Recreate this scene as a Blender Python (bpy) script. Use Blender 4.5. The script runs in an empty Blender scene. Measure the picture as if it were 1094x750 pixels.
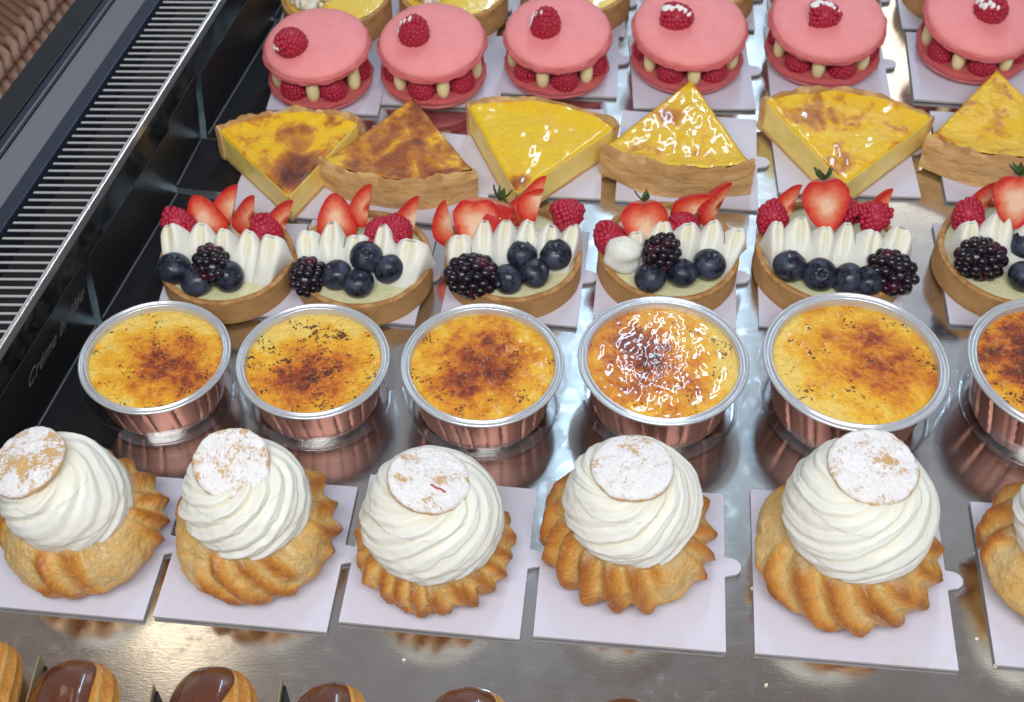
import bpy, bmesh, math, random
import numpy as np
from mathutils import Vector, Matrix, noise, Euler
R_ = math.radians
PI = math.pi
sc = bpy.context.scene
sc.unit_settings.system = 'METRIC'
sc.unit_settings.scale_length = 0.01            # one unit is one centimetre
COL = sc.collection

# ------------------------------------------------------------------ node helper
class Mat:
    def __init__(s, name, **kw):
        s.m = bpy.data.materials.new(name); s.m.use_nodes = True
        s.t = s.m.node_tree; s.L = s.t.links
        s.b = s.t.nodes['Principled BSDF']; s.out = s.t.nodes['Material Output']
        s._co = None
        for k, v in kw.items(): s.set(k, v)
    def n(s, typ, **kw):
        nd = s.t.nodes.new(typ)
        for k, v in kw.items(): setattr(nd, k, v)
        return nd
    def plug(s, v, sock):
        if isinstance(v, bpy.types.NodeSocket): s.L.new(v, sock)
        elif isinstance(v, (tuple, list)):
            sock.default_value = (*v, 1.0) if (len(v) == 3 and sock.type == 'RGBA') else v
        else: sock.default_value = v
    NAMES = dict(col='Base Color', rough='Roughness', metal='Metallic', sss='Subsurface Weight', sssr='Subsurface Radius',
                 ssss='Subsurface Scale', coat='Coat Weight', coatr='Coat Roughness', spec='Specular IOR Level', normal='Normal',
                 alpha='Alpha', trans='Transmission Weight', ior='IOR', sheen='Sheen Weight', aniso='Anisotropic')
    def set(s, k, v): s.plug(v, s.b.inputs[s.NAMES[k]]); return s
    def co(s, scale=(1, 1, 1), off=(0, 0, 0), rot=(0, 0, 0)):
        if s._co is None: s._co = s.n('ShaderNodeTexCoord').outputs['Object']
        mp = s.n('ShaderNodeMapping'); s.L.new(s._co, mp.inputs[0])
        mp.inputs['Scale'].default_value = scale; mp.inputs['Location'].default_value = off; mp.inputs['Rotation'].default_value = rot
        return mp.outputs[0]
    def noise(s, scale=1, detail=4, rough=.55, dist=0, vec=None, out='Fac'):
        nd = s.n('ShaderNodeTexNoise'); s.L.new(vec or s.co(), nd.inputs['Vector'])
        for k, v in dict(Scale=scale, Detail=detail, Roughness=rough, Distortion=dist).items(): nd.inputs[k].default_value = v
        return nd.outputs[out]
    def voro(s, scale=1, vec=None, feature='F1', rnd=1.0, out='Distance'):
        nd = s.n('ShaderNodeTexVoronoi', feature=feature); s.L.new(vec or s.co(), nd.inputs['Vector'])
        nd.inputs['Scale'].default_value = scale; nd.inputs['Randomness'].default_value = rnd
        return nd.outputs[out]
    def ramp(s, fac, stops, interp='LINEAR'):
        nd = s.n('ShaderNodeValToRGB'); s.L.new(fac, nd.inputs[0]); cr = nd.color_ramp; cr.interpolation = interp
        while len(cr.elements) < len(stops): cr.elements.new(.5)
        for e, (p, c) in zip(cr.elements, stops):
            e.position = p; e.color = (*c, 1) if isinstance(c, (tuple, list)) else (c, c, c, 1)
        return nd.outputs[0]
    def mix(s, f, a, b, blend='MIX'):
        nd = s.n('ShaderNodeMix', data_type='RGBA', blend_type=blend, clamp_factor=True)
        s.plug(f, nd.inputs[0]); s.plug(a, nd.inputs[6]); s.plug(b, nd.inputs[7])
        return nd.outputs[2]
    def math(s, op, a, b=0.0, clamp=False):
        nd = s.n('ShaderNodeMath', operation=op, use_clamp=clamp); s.plug(a, nd.inputs[0]); s.plug(b, nd.inputs[1])
        return nd.outputs[0]
    def mr(s, v, a, b, c=0., d=1., interp='SMOOTHSTEP'):
        nd = s.n('ShaderNodeMapRange', interpolation_type=interp); s.plug(v, nd.inputs[0])
        for i, x in enumerate((a, b, c, d)): nd.inputs[i + 1].default_value = x
        return nd.outputs[0]
    def attr(s, name, out='Fac'):
        nd = s.n('ShaderNodeAttribute'); nd.attribute_name = name; return nd.outputs[out]
    def bump(s, h, strength=.3, dist=.1, prev=None):
        nd = s.n('ShaderNodeBump'); s.plug(h, nd.inputs['Height']); nd.inputs['Strength'].default_value = strength; nd.inputs['Distance'].default_value = dist
        if prev is not None: s.L.new(prev, nd.inputs['Normal'])
        return nd.outputs[0]
    def sep(s, vec=None):
        nd = s.n('ShaderNodeSeparateXYZ'); s.L.new(vec or s.co(), nd.inputs[0]); return nd.outputs

# ------------------------------------------------------------------ mesh helpers
class MB:
    def __init__(s): s.v = []; s.f = []; s.mi = []; s.a = {}
    def add(s, verts, faces, mi=0, **attrs):
        b = len(s.v); s.v += [tuple(p) for p in verts]
        s.f += [tuple(i + b for i in f) for f in faces]; s.mi += [mi] * len(faces)
        for k in set(s.a) | set(attrs):
            cur = s.a.setdefault(k, [0.0] * b)
            cur += list(attrs.get(k, [0.0] * len(verts)))
        return s
    def grid(s, fn, nu, nv, wrap=True, mi=0, xf=None, flip=False):
        """fn(u,v)->(x,y,z) or (x,y,z,attr dict)"""
        vs = []; at = {}
        mu = nu if wrap else nu + 1
        for j in range(nv + 1):
            for i in range(mu):
                r = fn(i / nu, j / nv)
                p = Vector(r[:3]); vs.append(xf @ p if xf else p)
                if len(r) > 3:
                    for k, x in r[3].items(): at.setdefault(k, []).append(x)
        fs = []
        for j in range(nv):
            for i in range(nu):
                a = j * mu + i; b = j * mu + (i + 1) % mu; c = (j + 1) * mu + (i + 1) % mu; d = (j + 1) * mu + i
                fs.append((d, c, b, a) if flip else (a, b, c, d))
        return s.add(vs, fs, mi, **at)
    def lathe(s, prof, n=64, mi=0, xf=None, dr=None):
        m = len(prof) - 1
        def fn(u, v):
            r, z = prof[round(v * m)]; t = u * 2 * PI
            if dr: r, z = dr(r, z, t)
            return (r * math.cos(t), r * math.sin(t), z)
        return s.grid(fn, n, m, True, mi, xf)
    def box(s, x0, x1, y0, y1, z0, z1, mi=0, xf=None):
        vs = [Vector(p) for p in ((x0,y0,z0),(x1,y0,z0),(x1,y1,z0),(x0,y1,z0),(x0,y0,z1),(x1,y0,z1),(x1,y1,z1),(x0,y1,z1))]
        if xf: vs = [xf @ p for p in vs]
        return s.add(vs, [(3,2,1,0),(4,5,6,7),(0,1,5,4),(1,2,6,5),(2,3,7,6),(3,0,4,7)], mi)
    def prism(s, pts, z0, z1, mi=0, xf=None, side=None):
        n = len(pts); vs = [Vector((x, y, z0)) for x, y in pts] + [Vector((x, y, z1)) for x, y in pts]
        if xf: vs = [xf @ p for p in vs]
        s.add(vs, [tuple(range(n))[::-1], tuple(range(n, 2 * n))] , mi)
        b = len(s.v) - 2 * n
        for i in range(n):
            j = (i + 1) % n; s.f.append((b + i, b + j, b + n + j, b + n + i)); s.mi.append(mi if side is None else side)
        return s
    def ball(s, r=1, c=(0, 0, 0), sx=(1, 1, 1), n=10, mi=0, xf=None, **kw):
        m = max(4, n // 2)
        def fn(u, v):
            t = u * 2 * PI; p = -PI / 2 + PI * v
            return (c[0] + r * sx[0] * math.cos(p) * math.cos(t), c[1] + r * sx[1] * math.cos(p) * math.sin(t), c[2] + r * sx[2] * math.sin(p))
        return s.grid(fn, n, m, True, mi, xf)
    def tube(s, pts, r, n=8, mi=0, xf=None, closed=False):
        P = [Vector(p) for p in pts]; m = len(P)
        rr = r if callable(r) else (lambda v: r)
        def fn(u, v):
            k = round(v * (m - 1)) if not closed else round(v * m) % m
            a = P[(k - 1) % m] if (closed or k > 0) else P[k]; b = P[(k + 1) % m] if (closed or k < m - 1) else P[k]
            t = (b - a).normalized(); up = Vector((0, 0, 1)) if abs(t.z) < .9 else Vector((1, 0, 0))
            e = t.cross(up).normalized(); g = e.cross(t)
            w = u * 2 * PI
            return P[k] + (e * math.cos(w) + g * math.sin(w)) * rr(v)
        return s.grid(fn, n, m if closed else m - 1, True, mi, xf)
    def build(s, name, mats, parent=None, loc=None, rot=None, smooth=True, bevel=0, weld=True, auto=None):
        me = bpy.data.meshes.new(name); me.from_pydata(s.v, [], s.f)
        mats = mats if isinstance(mats, (list, tuple)) else [mats]
        for m in mats: me.materials.append(m.m if isinstance(m, Mat) else m)
        me.polygons.foreach_set('material_index', s.mi)
        for k, vals in s.a.items():
            at = me.attributes.new(k, 'FLOAT', 'POINT'); at.data.foreach_set('value', vals)
        bm = bmesh.new(); bm.from_mesh(me)
        if weld: bmesh.ops.remove_doubles(bm, verts=bm.verts, dist=1e-4)
        bmesh.ops.recalc_face_normals(bm, faces=bm.faces)
        for f in bm.faces: f.smooth = smooth
        if auto is not None:
            for e in bm.edges:
                if len(e.link_faces) == 2 and e.calc_face_angle(0) > R_(auto): e.smooth = False
        bm.to_mesh(me); bm.free()
        o = bpy.data.objects.new(name, me); COL.objects.link(o)
        if parent is not None: o.parent = parent
        if loc is not None: o.location = loc
        if rot is not None: o.rotation_euler = rot
        if bevel:
            b = o.modifiers.new('bevel', 'BEVEL'); b.width = bevel; b.segments = 2; b.limit_method = 'ANGLE'
        return o

def tag(o, label=None, cat=None, group=None, kind=None):
    for k, v in (('label', label), ('category', cat), ('group', group), ('kind', kind)):
        if v: o[k] = v
    return o
def thing(name, label, cat, loc=(0, 0, 0), rz=0, group=None, scale=1.0):
    o = bpy.data.objects.new(name, None); COL.objects.link(o)
    o.location = loc; o.rotation_euler = (0, 0, rz); o.scale = (scale,) * 3; o.empty_display_size = 1
    return tag(o, label, cat, group)
def dup(src, parent, loc, rot=(0, 0, 0), scale=1.0):
    o = src.copy(); COL.objects.link(o); o.parent = parent; o.location = loc; o.rotation_euler = rot
    o.scale = (scale,) * 3 if not isinstance(scale, tuple) else scale
    for ch in src.children:
        c = ch.copy(); COL.objects.link(c); c.parent = o
    return o
def nz(x, y, z, s=1.0, seed=0): return noise.noise(Vector((x * s + seed * 7.31, y * s - seed * 3.17, z * s + seed * 1.7)))
def sm(a, b, x):
    t = max(0, min(1, (x - a) / (b - a))); return t * t * (3 - 2 * t)
def lerp_prof(pts, n):
    """resample a polyline (Catmull-Rom) to n+1 points"""
    P = [Vector((a, b)) for a, b in pts]; m = len(P) - 1; out = []
    for i in range(n + 1):
        t = i / n * m; k = min(int(t), m - 1); f = t - k
        p0, p1, p2, p3 = P[max(k - 1, 0)], P[k], P[k + 1], P[min(k + 2, m)]
        q = .5 * ((2 * p1) + (p2 - p0) * f + (2 * p0 - 5 * p1 + 4 * p2 - p3) * f * f + (3 * p1 - p0 - 3 * p2 + p3) * f ** 3)
        out.append((max(q.x, 0), q.y))
    return out

# ------------------------------------------------------------------ materials
def m_steel():
    m = Mat('brushed steel', metal=1.0)
    st = m.noise(1, 6, .7, vec=m.co((.35, 14, 14)))
    cl = m.noise(.35, 4, .6)
    m.set('col', m.mix(m.mr(cl, .3, .7), (.76, .755, .75), (.66, .65, .64)))
    m.set('rough', m.math('ADD', m.mr(st, .3, .7, .11, .18, 'LINEAR'), m.mr(m.noise(1.3, 5, .65), .5, .75, 0, .07)))
    m.set('normal', m.bump(m.noise(6, 3, .6, vec=m.co((.6, 1.4, 1))), .05, .05))
    return m
STEEL = m_steel()
def m_card():
    m = Mat('white cardboard', spec=.3)
    gs = m.mr(m.noise(.55, 4, .6), .56, .66)
    c = m.mix(m.noise(2.5, 3), (.66, .655, .775), (.62, .615, .74))
    c = m.mix(m.math('MULTIPLY', gs, .30), c, (.62, .55, .50))
    c = m.mix(m.mr(m.noise(9, 2, .5), .73, .78, 0, .5), c, (.50, .36, .22))
    m.set('col', c); m.set('rough', m.mr(gs, 0, 1, .58, .34)); m.set('normal', m.bump(m.noise(7, 4, .6), .12, .05))
    return m
CARD = m_card()
EDGESHADE = Mat('shaded card edge', rough=.8, col=(.36, .35, .34))  # darker than the face: shade on the card's side painted into its colour
def m_bun(seed):
    m = Mat('golden choux pastry', rough=.42, spec=.45, sss=.12, sssr=(1, .5, .2), ssss=.25, coat=.25, coatr=.22)
    off = (seed * 5.1, seed * 2.3, seed)
    rg = m.attr('ridge'); ct = m.attr('cut')
    f = m.math('ADD', m.math('MULTIPLY', rg, .58), m.math('MULTIPLY', m.noise(.75, 6, .68, vec=m.co(off=off)), .66))
    c = m.ramp(f, [(.20, (.93, .72, .38)), (.40, (.92, .58, .19)), (.58, (.90, .45, .095)), (.80, (.70, .265, .038)), (1, (.42, .12, .015))])
    sp = m.noise(7, 4, .7, vec=m.co(off=off))
    c = m.mix(m.mr(sp, .55, .72, 0, .55), c, (.40, .19, .05))
    c = m.mix(m.mr(m.noise(3, 3, .6, vec=m.co(off=off)), .58, .75, 0, .5), c, (.80, .58, .30))
    crumb = m.ramp(m.noise(5, 5, .7, vec=m.co(off=off)), [(.3, (.62, .40, .17)), (.7, (.82, .63, .36))])
    c = m.mix(ct, c, crumb)
    m.set('col', c)
    m.set('rough', m.mr(m.noise(1.6, 3, vec=m.co(off=off)), .35, .65, .28, .55))
    h = m.math('ADD', m.noise(4.5, 6, .65, vec=m.co(off=off)), m.math('MULTIPLY', m.noise(16, 3, .6), .4))
    m.set('normal', m.bump(h, 1.0, .30))
    return m
def m_cream():
    m = Mat('whipped cream', rough=.38, spec=.35, sss=.6, sssr=(1, .9, .65), ssss=.45)
    g = m.attr('groove_shade')
    m.set('col', m.mix(m.math('MULTIPLY', g, .8, True), (.79, .795, .735), (.80, .74, .46)))  # yellow in the creases paints the shade of the folds into the cream
    m.set('normal', m.bump(m.noise(5, 5, .65), .32, .07))
    return m
CREAM = m_cream()
def m_lid(seed, thr=.58):
    m = Mat('sugar dusted biscuit', rough=.85, spec=.2)
    off = (seed * 3.7, seed * 9.1, 0)
    z = m.attr('top')
    f = m.math('ADD', m.math('MULTIPLY', m.noise(1.0, 3, .6, vec=m.co(off=off)), .9), m.math('MULTIPLY', m.noise(5.5, 4, .75, vec=m.co((1, 1.6, 1), off=off)), .7))
    f = m.math('MULTIPLY', m.mr(f, thr, thr + .2), z)
    f = m.math('MULTIPLY', f, m.mr(m.noise(11, 3, .7, vec=m.co(off=off)), .60, .70, 1, .25))
    f = m.math('MULTIPLY', f, m.mr(m.noise(7.5, 4, .75, vec=m.co(off=(seed, 2, 8))), .34, .54, .52, 1))
    m.set('col', m.mix(m.mr(f, .04, .75), m.mix(m.noise(2, 3), (.72, .50, .24), (.62, .36, .15)), (.93, .92, .94)))
    h = m.math('ADD', m.noise(9, 5, .8, vec=m.co(off=off)), m.math('MULTIPLY', f, .6))
    m.set('normal', m.bump(h, .6, .12))
    return m
def m_foil():
    m = Mat('rose gold foil', metal=1.0, rough=.52)
    m.set('col', m.mix(m.noise(1.2, 3), (.46, .235, .185), (.38, .18, .14)))
    m.set('normal', m.bump(m.noise(3, 3), .15, .08))
    return m
FOIL = m_foil()
RIM = Mat('bright silver rim', metal=.55, rough=.26, col=(.60, .62, .65))
def m_clear():
    m = Mat('clear plastic')
    lw = m.n('ShaderNodeLayerWeight'); lw.inputs['Blend'].default_value = .35
    f = m.math('ADD', m.math('MULTIPLY', lw.outputs['Facing'], .24), .025)
    tr = m.n('ShaderNodeBsdfTransparent'); tr.inputs[0].default_value = (.93, .94, .95, 1)
    gl = m.n('ShaderNodeBsdfGlossy'); gl.inputs['Roughness'].default_value = .08; gl.inputs[0].default_value = (.95, .96, 1, 1)
    mx = m.n('ShaderNodeMixShader'); m.L.new(f, mx.inputs[0]); m.L.new(tr.outputs[0], mx.inputs[1]); m.L.new(gl.outputs[0], mx.inputs[2])
    m.L.new(mx.outputs[0], m.out.inputs['Surface'])
    return m
CLEAR = m_clear()
def m_brulee(seed, burn=(0, 0), amount=.5, specks=.5, gloss=.3, arc=None, coat=.12, bmp=.85):
    """caramelised sugar crust: burn centre, how far the caramel spreads, dark specks"""
    m = Mat('caramelised custard', spec=.5, sss=.15, sssr=(1, .6, .2), ssss=.3)
    off = (seed * 4.3, seed * 7.7, 0); s = m.sep()
    def dist(cx, cy, sx=1, sy=1):
        return m.math('SQRT', m.math('ADD', m.math('POWER', m.math('MULTIPLY', m.math('SUBTRACT', s[0], cx), sx), 2), m.math('POWER', m.math('MULTIPLY', m.math('SUBTRACT', s[1], cy), sy), 2)))
    big = m.noise(.55, 4, .6, vec=m.co(off=off)); mid = m.noise(1.9, 5, .65, .6, vec=m.co(off=off)); fine = m.noise(6, 4, .7, .5, vec=m.co(off=off))
    d = m.math('ADD', dist(*burn, .25, .33), m.math('MULTIPLY', m.math('SUBTRACT', m.noise(.8, 2, .5, vec=m.co(off=(seed * 1.7, 3, 5))), .5), 1.3))
    f = m.math('SUBTRACT', m.math('ADD', m.math('MULTIPLY', big, .7), m.math('ADD', m.math('MULTIPLY', mid, .75), m.math('MULTIPLY', fine, .30))), m.math('MULTIPLY', m.math('POWER', d, 1.6), .50))
    f = m.math('ADD', f, amount - .5)
    c = m.ramp(f, [(.08, (.87, .60, .13)), (.27, (.86, .48, .03)), (.50, (.78, .33, .010)), (.68, (.60, .17, .006)), (.82, (.34, .055, .006)), (.97, (.13, .018, .005))])
    # pale curdled mottling
    c = m.mix(m.mr(m.noise(4.5, 4, .7, .4, vec=m.co(off=(seed, 9, 2))), .56, .72, 0, .45), c, (.88, .60, .16))
    # scorched specks in patches
    wob = m.n('ShaderNodeVectorMath', operation='MULTIPLY_ADD'); m.L.new(m.noise(2.4, 3, .7, vec=m.co(off=(seed, 1, 7)), out='Color'), wob.inputs[0]); wob.inputs[1].default_value = (.75, .75, .75); m.L.new(m.co(off=off), wob.inputs[2])
    vp = m.voro(4.6, vec=wob.outputs[0]); patch = m.mr(m.noise(.8, 3, .6, vec=m.co(off=(seed * 2.9, -seed, 4))), .62 - .3 * specks, .80 - .3 * specks)
    thr = m.math('MULTIPLY', patch, .42)
    if arc:
        da = m.math('ABSOLUTE', m.math('SUBTRACT', dist(arc[0], arc[1]), arc[2])); am = m.math('SUBTRACT', 1.0, m.mr(da, .15, arc[3]))
        am = m.math('MULTIPLY', am, m.mr(mid, .38, .6)); thr = m.math('ADD', thr, m.math('MULTIPLY', am, .34))
    spk = m.mr(m.math('SUBTRACT', thr, m.math('ADD', vp, m.math('MULTIPLY', m.math('SUBTRACT', fine, .5), .9))), 0.0, .07)
    c = m.mix(m.math('MULTIPLY', spk, .95), c, (.06, .013, .002))
    m.set('col', c)
    m.set('rough', m.mr(mid, .3, .7, gloss, gloss + .22))
    h = m.math('ADD', m.noise(2.6, 5, .62, .8, vec=m.co(off=off)), m.math('MULTIPLY', m.voro(5.5, vec=m.co(off=off), feature='SMOOTH_F1'), .35))
    m.set('normal', m.bump(h, bmp, .20))
    m.set('coat', coat); m.set('coatr', .085)
    return m
def m_biscuit():
    m = Mat('baked shortcrust', rough=.7, spec=.3)
    c = m.ramp(m.noise(.9, 5, .65), [(.3, (.60, .355, .15)), (.7, (.48, .25, .085))])
    c = m.mix(m.mr(m.noise(9, 4, .7), .55, .75, 0, .4), c, (.34, .16, .05))
    z = m.sep()[2]
    c = m.mix(m.math('MULTIPLY', m.mr(z, 1.3, 1.75), m.mr(m.noise(1.8, 4, .6), .40, .62, .1, .75)), c, (.36, .16, .05))
    m.set('col', c); m.set('normal', m.bump(m.noise(9, 6, .75), .6, .09)); return m
BISCUIT = m_biscuit()
def m_pist():
    m = Mat('pistachio cream', rough=.5, sss=.2, sssr=(1, 1, .5), ssss=.3)
    m.set('col', m.mix(m.noise(2, 4), (.74, .72, .46), (.64, .63, .36))); m.set('normal', m.bump(m.noise(3, 4), .5, .2)); return m
PIST = m_pist()
def m_blue():
    m = Mat('blueberry skin', rough=.42, spec=.4)
    b = m.noise(1.6, 4, .65)
    c = m.mix(m.mr(b, .35, .7), (.009, .010, .020), (.052, .066, .105))
    z = m.sep()[2]
    c = m.mix(m.mr(m.noise(6, 3, .6), .5, .8, 0, .5), c, (.03, .03, .06))
    m.set('col', c); m.set('rough', m.mr(b, .35, .7, .22, .55)); m.set('normal', m.bump(m.noise(5, 3), .12, .05)); return m
BLUE = m_blue()
def m_black():
    m = Mat('blackberry', rough=.22, spec=.5)
    m.set('col', m.mix(m.mr(m.noise(1.1, 3), .5, .68), (.010, .006, .012), (.075, .010, .028))); return m
BLACKB = m_black()
def m_rasp():
    m = Mat('raspberry', rough=.38, spec=.4, sss=.2, sssr=(1, .2, .2), ssss=.2)
    m.set('col', m.mix(m.noise(1.6, 3), (.50, .022, .055), (.34, .012, .038)))
    return m
RASP = m_rasp()
def m_straw():
    m = Mat('strawberry skin', rough=.33, spec=.5, sss=.15, sssr=(1, .25, .15), ssss=.3)
    v = m.voro(3.0, vec=m.co((1, 1, .7)))
    z = m.sep()[2]
    c = m.mix(m.noise(1, 4), (.60, .035, .022), (.42, .012, .014))
    c = m.mix(m.mr(z, .0, .16, .5, 0), c, (.80, .42, .26))
    c = m.mix(m.mr(v, .10, .20, 1, 0), c, (.80, .50, .16))
    m.set('col', c); m.set('normal', m.bump(m.mr(v, .05, .30), .9, .14)); return m
STRAW = m_straw()
def m_strawcut(pale=.5):
    m = Mat('cut strawberry flesh', rough=.22, spec=.5, sss=.2, sssr=(1, .4, .3), ssss=.3)
    d = m.attr('rim')
    st = m.noise(2.2, 4, .7, vec=m.co((1, 2.2, .8)))
    f = m.math('ADD', d, m.math('MULTIPLY', m.math('SUBTRACT', st, .5), .55))
    m.set('col', m.ramp(f, [(.0 + .35 * pale, (.86, .56, .38)), (.22 + .4 * pale, (.78, .28, .16)), (.55 + .3 * pale, (.70, .095, .045)), (.97, (.55, .02, .018))]))
    m.set('normal', m.bump(st, .4, .1)); return m
SCUT = m_strawcut(.55); SCUTP = m_strawcut(.9)
LEAF = Mat('strawberry leaf', rough=.6, col=(.055, .105, .028))
def m_flan(seed, brown=.5, spot=None, spread=.3):
    m = Mat('glazed baked custard', rough=.30, spec=.32, sss=.1, sssr=(1, .7, .2), ssss=.4)
    off = (seed * 3.1, seed * 5.3, 0); s = m.sep()
    big = m.noise(.42, 4, .55, .7, vec=m.co((1, .8, 1), off=off)); mid = m.noise(1.4, 5, .65, .8, vec=m.co(off=off))
    f = m.math('ADD', m.math('MULTIPLY', big, .95), m.math('MULTIPLY', mid, .35)); f = m.math('ADD', f, brown - .62)
    if spot:
        d = m.math('SQRT', m.math('ADD', m.math('POWER', m.math('SUBTRACT', s[0], spot[0]), 2), m.math('POWER', m.math('SUBTRACT', s[1], spot[1]), 2)))
        f = m.math('ADD', f, m.math('MULTIPLY', m.mr(m.math('ADD', d, m.math('MULTIPLY', mid, 1.6)), spot[2] + 1.4, spot[2] * .3, 0, 1), spot[3]))
    c = m.ramp(f, [(.34, (.88, .575, .003)), (.54, (.88, .50, .003)), (.62, (.62, .24, .012)), (.74, (.36, .095, .010)), (.88, (.17, .035, .008)), (1, (.07, .012, .004))])
    m.set('col', c)
    h = m.math('ADD', m.noise(1.7, 4, .6, .9, vec=m.co(off=off)), m.math('MULTIPLY', m.noise(5, 3, .6, 1.2, vec=m.co(off=off)), .30))
    m.set('normal', m.bump(h, .75, .22)); m.set('coat', .7); m.set('coatr', .11)
    return m
def m_flanside():
    m = Mat('pale custard cut face', rough=.35, spec=.4, sss=.25, sssr=(1, .8, .3), ssss=.4)
    s = m.sep(); c = m.ramp(m.noise(.8, 4), [(.3, (.92, .67, .14)), (.7, (.93, .76, .27))])
    m.set('col', c); m.set('normal', m.bump(m.noise(4, 4), .25, .08)); return m
FLANSIDE = m_flanside()
def m_crust():
    m = Mat('rough flan crust', rough=.68, spec=.3)
    c = m.ramp(m.noise(1.1, 6, .68, .6, vec=m.co((.7, .7, 2.6))), [(.28, (.78, .55, .29)), (.52, (.66, .40, .16)), (.74, (.42, .19, .055))])
    m.set('col', m.mix(m.mr(m.attr('edge'), .2, 1, 0, .5), c, (.30, .12, .03)))
    m.set('normal', m.bump(m.noise(3.2, 6, .7, vec=m.co((.8, .8, 2))), .6, .2)); return m
CRUST = m_crust()
def m_mac(a, b):
    m = Mat('pink macaron shell', rough=.40, spec=.42, sss=.1, sssr=(1, .5, .4), ssss=.3)
    c = m.mix(m.mr(m.noise(1.1, 5, .65), .32, .68), a, b); ft = m.attr('foot')
    c = m.mix(m.mr(m.noise(13, 3, .7), .62, .76, 0, .14), c, (.60, .10, .11))
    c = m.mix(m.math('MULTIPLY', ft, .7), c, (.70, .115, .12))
    m.set('col', c)
    h = m.math('ADD', m.math('MULTIPLY', m.noise(12, 5, .75), .25), m.math('MULTIPLY', m.noise(6, 5, .75), ft))
    m.set('normal', m.bump(h, .8, .22)); return m
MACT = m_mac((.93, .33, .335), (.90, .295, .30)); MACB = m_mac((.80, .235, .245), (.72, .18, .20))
DOT = Mat('vanilla cream dot', rough=.35, sss=.2, sssr=(1, .8, .4), ssss=.3, col=(.86, .74, .40))
GLAZE = Mat('white glaze highlight', rough=.12, spec=.7, col=(.90, .86, .88))
LEMON = Mat('lemon curd', rough=.14, spec=.6, sss=.1, sssr=(1, .8, .3), ssss=.3, coat=.6)
LEMON.set('col', LEMON.mix(LEMON.noise(1, 3), (.82, .56, .05), (.86, .64, .10))); LEMON.set('normal', LEMON.bump(LEMON.noise(1.2, 4, .6, .6), .5, .2))
def m_crumble():
    m = Mat('toasted crumble', rough=.75)
    m.set('col', m.ramp(m.noise(1.3, 3), [(.35, (.82, .78, .70)), (.55, (.74, .66, .50)), (.72, (.46, .38, .20))])); return m
CRUMB = m_crumble()
def m_choc():
    m = Mat('milk chocolate glaze', rough=.18, spec=.5, coat=.7)
    m.set('col', m.mix(m.noise(.8, 3), (.125, .034, .014), (.08, .020, .009))); m.set('normal', m.bump(m.noise(1.3, 3), .3, .15)); return m
CHOC = m_choc()
def m_blackcard():
    m = Mat('black label card', spec=.35)
    m.set('col', m.mix(m.noise(3, 4), (.006, .006, .008), (.016, .016, .019)))
    m.set('rough', m.mr(m.noise(1.2, 4), .3, .7, .40, .48)); return m
BLACK = m_blackcard()
FOLD = Mat('worn fold line', rough=.5, col=(.12, .12, .14))
CHALK = Mat('white lettering', rough=.7, col=(.14, .14, .15))
SLAT = Mat('satin aluminium', metal=.8, rough=.30, col=(.78, .76, .76))
DARKV = Mat('dark void behind slats', rough=.8, col=(.012, .012, .014))  # near-black colour paints the shade seen in the gaps between slats
GREYP = Mat('grey painted panel', rough=.45, col=(.155, .155, .185))
NAVY = Mat('dark blue grey frame', rough=.4, col=(.018, .026, .045))
RUBBER = Mat('black rail', rough=.45, col=(.008, .010, .014))
def m_wall():
    m = Mat('scuffed dark steel', metal=.9); n = m.noise(.5, 5, .6)
    m.set('col', m.mix(m.mr(n, .35, .65), (.10, .10, .10), (.30, .29, .28))); m.set('rough', m.mr(m.noise(2, 4), .3, .7, .3, .5)); return m
WALLM = m_wall()
def m_wick():
    m = Mat('pale woven cane', rough=.6); m.set('col', m.mix(m.noise(1, 4), (.36, .22, .165), (.24, .13, .09))); return m
WICK = m_wick()
WICKD = Mat('dark woven cane', rough=.6, col=(.17, .075, .04))
BREAD = Mat('toasted bread crust', rough=.6); BREAD.set('col', BREAD.mix(BREAD.noise(.4, 4), (.50, .20, .04), (.30, .09, .015)))

ROW = ['first', 'second', 'third', 'fourth', 'fifth', 'sixth']
def pos(i): return ['far left', 'second from left', 'third from left', 'fourth from left', 'fifth from left', 'far right, cut by the frame'][i]

# ------------------------------------------------------------------ setting
mb = MB(); mb.box(-33.5, 75, 2, 175, -2.0, 0.0); tag(mb.build('shelf', STEEL, smooth=False), kind='structure')
mb = MB(); mb.box(-400, 400, -100, 700, -92, -90); 
FLOORM = Mat('shop floor', rough=.5, col=(.22, .19, .17)); tag(mb.build('floor', FLOORM, smooth=False), kind='structure')

# ------------------------------------------------------------------ cards
def card(cx, cy, size, rz, label, group, tab=True, seed=0):
    h = size / 2; pts = [(-h, -h), (h, -h)]
    if tab:
        ty = 0.02 * size
        pts.append((h, ty - .62))
        for k in range(11):
            a = -PI / 2 + PI * k / 10; pts.append((h + .32 + .58 * math.cos(a) * .9 - .0, ty + .5 * math.sin(a)))
        pts.append((h, ty + .55))
    pts += [(h, h), (-h, h)]
    mb = MB(); n = len(pts)
    mb.prism(pts, .10, .26, 0, side=1)
    o = mb.build('cake_card', [CARD, EDGESHADE], loc=(cx, cy, 0), rot=(R_(random.uniform(-.25, .25)), R_(random.uniform(-.2, .2)), rz), smooth=False)
    return tag(o, label, 'cake card', group)
random.seed(5)
CZ = .27
CH = [(-25.4, 36.3, 8.6, -.8), (-16.3, 36.5, 8.75, -.7), (-6.9, 37.1, 9.0, -1.1), (2.9, 37.4, 9.4, -.3), (13.9, 37.6, 9.75, -.4), (25.4, 37.9, 9.6, -.5)]
for i, (x, y, s, a) in enumerate(CH):
    card(x, y, s, R_(a), f'white cardboard square under the cream puff {pos(i)}', 'cards under the cream puffs')
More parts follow.
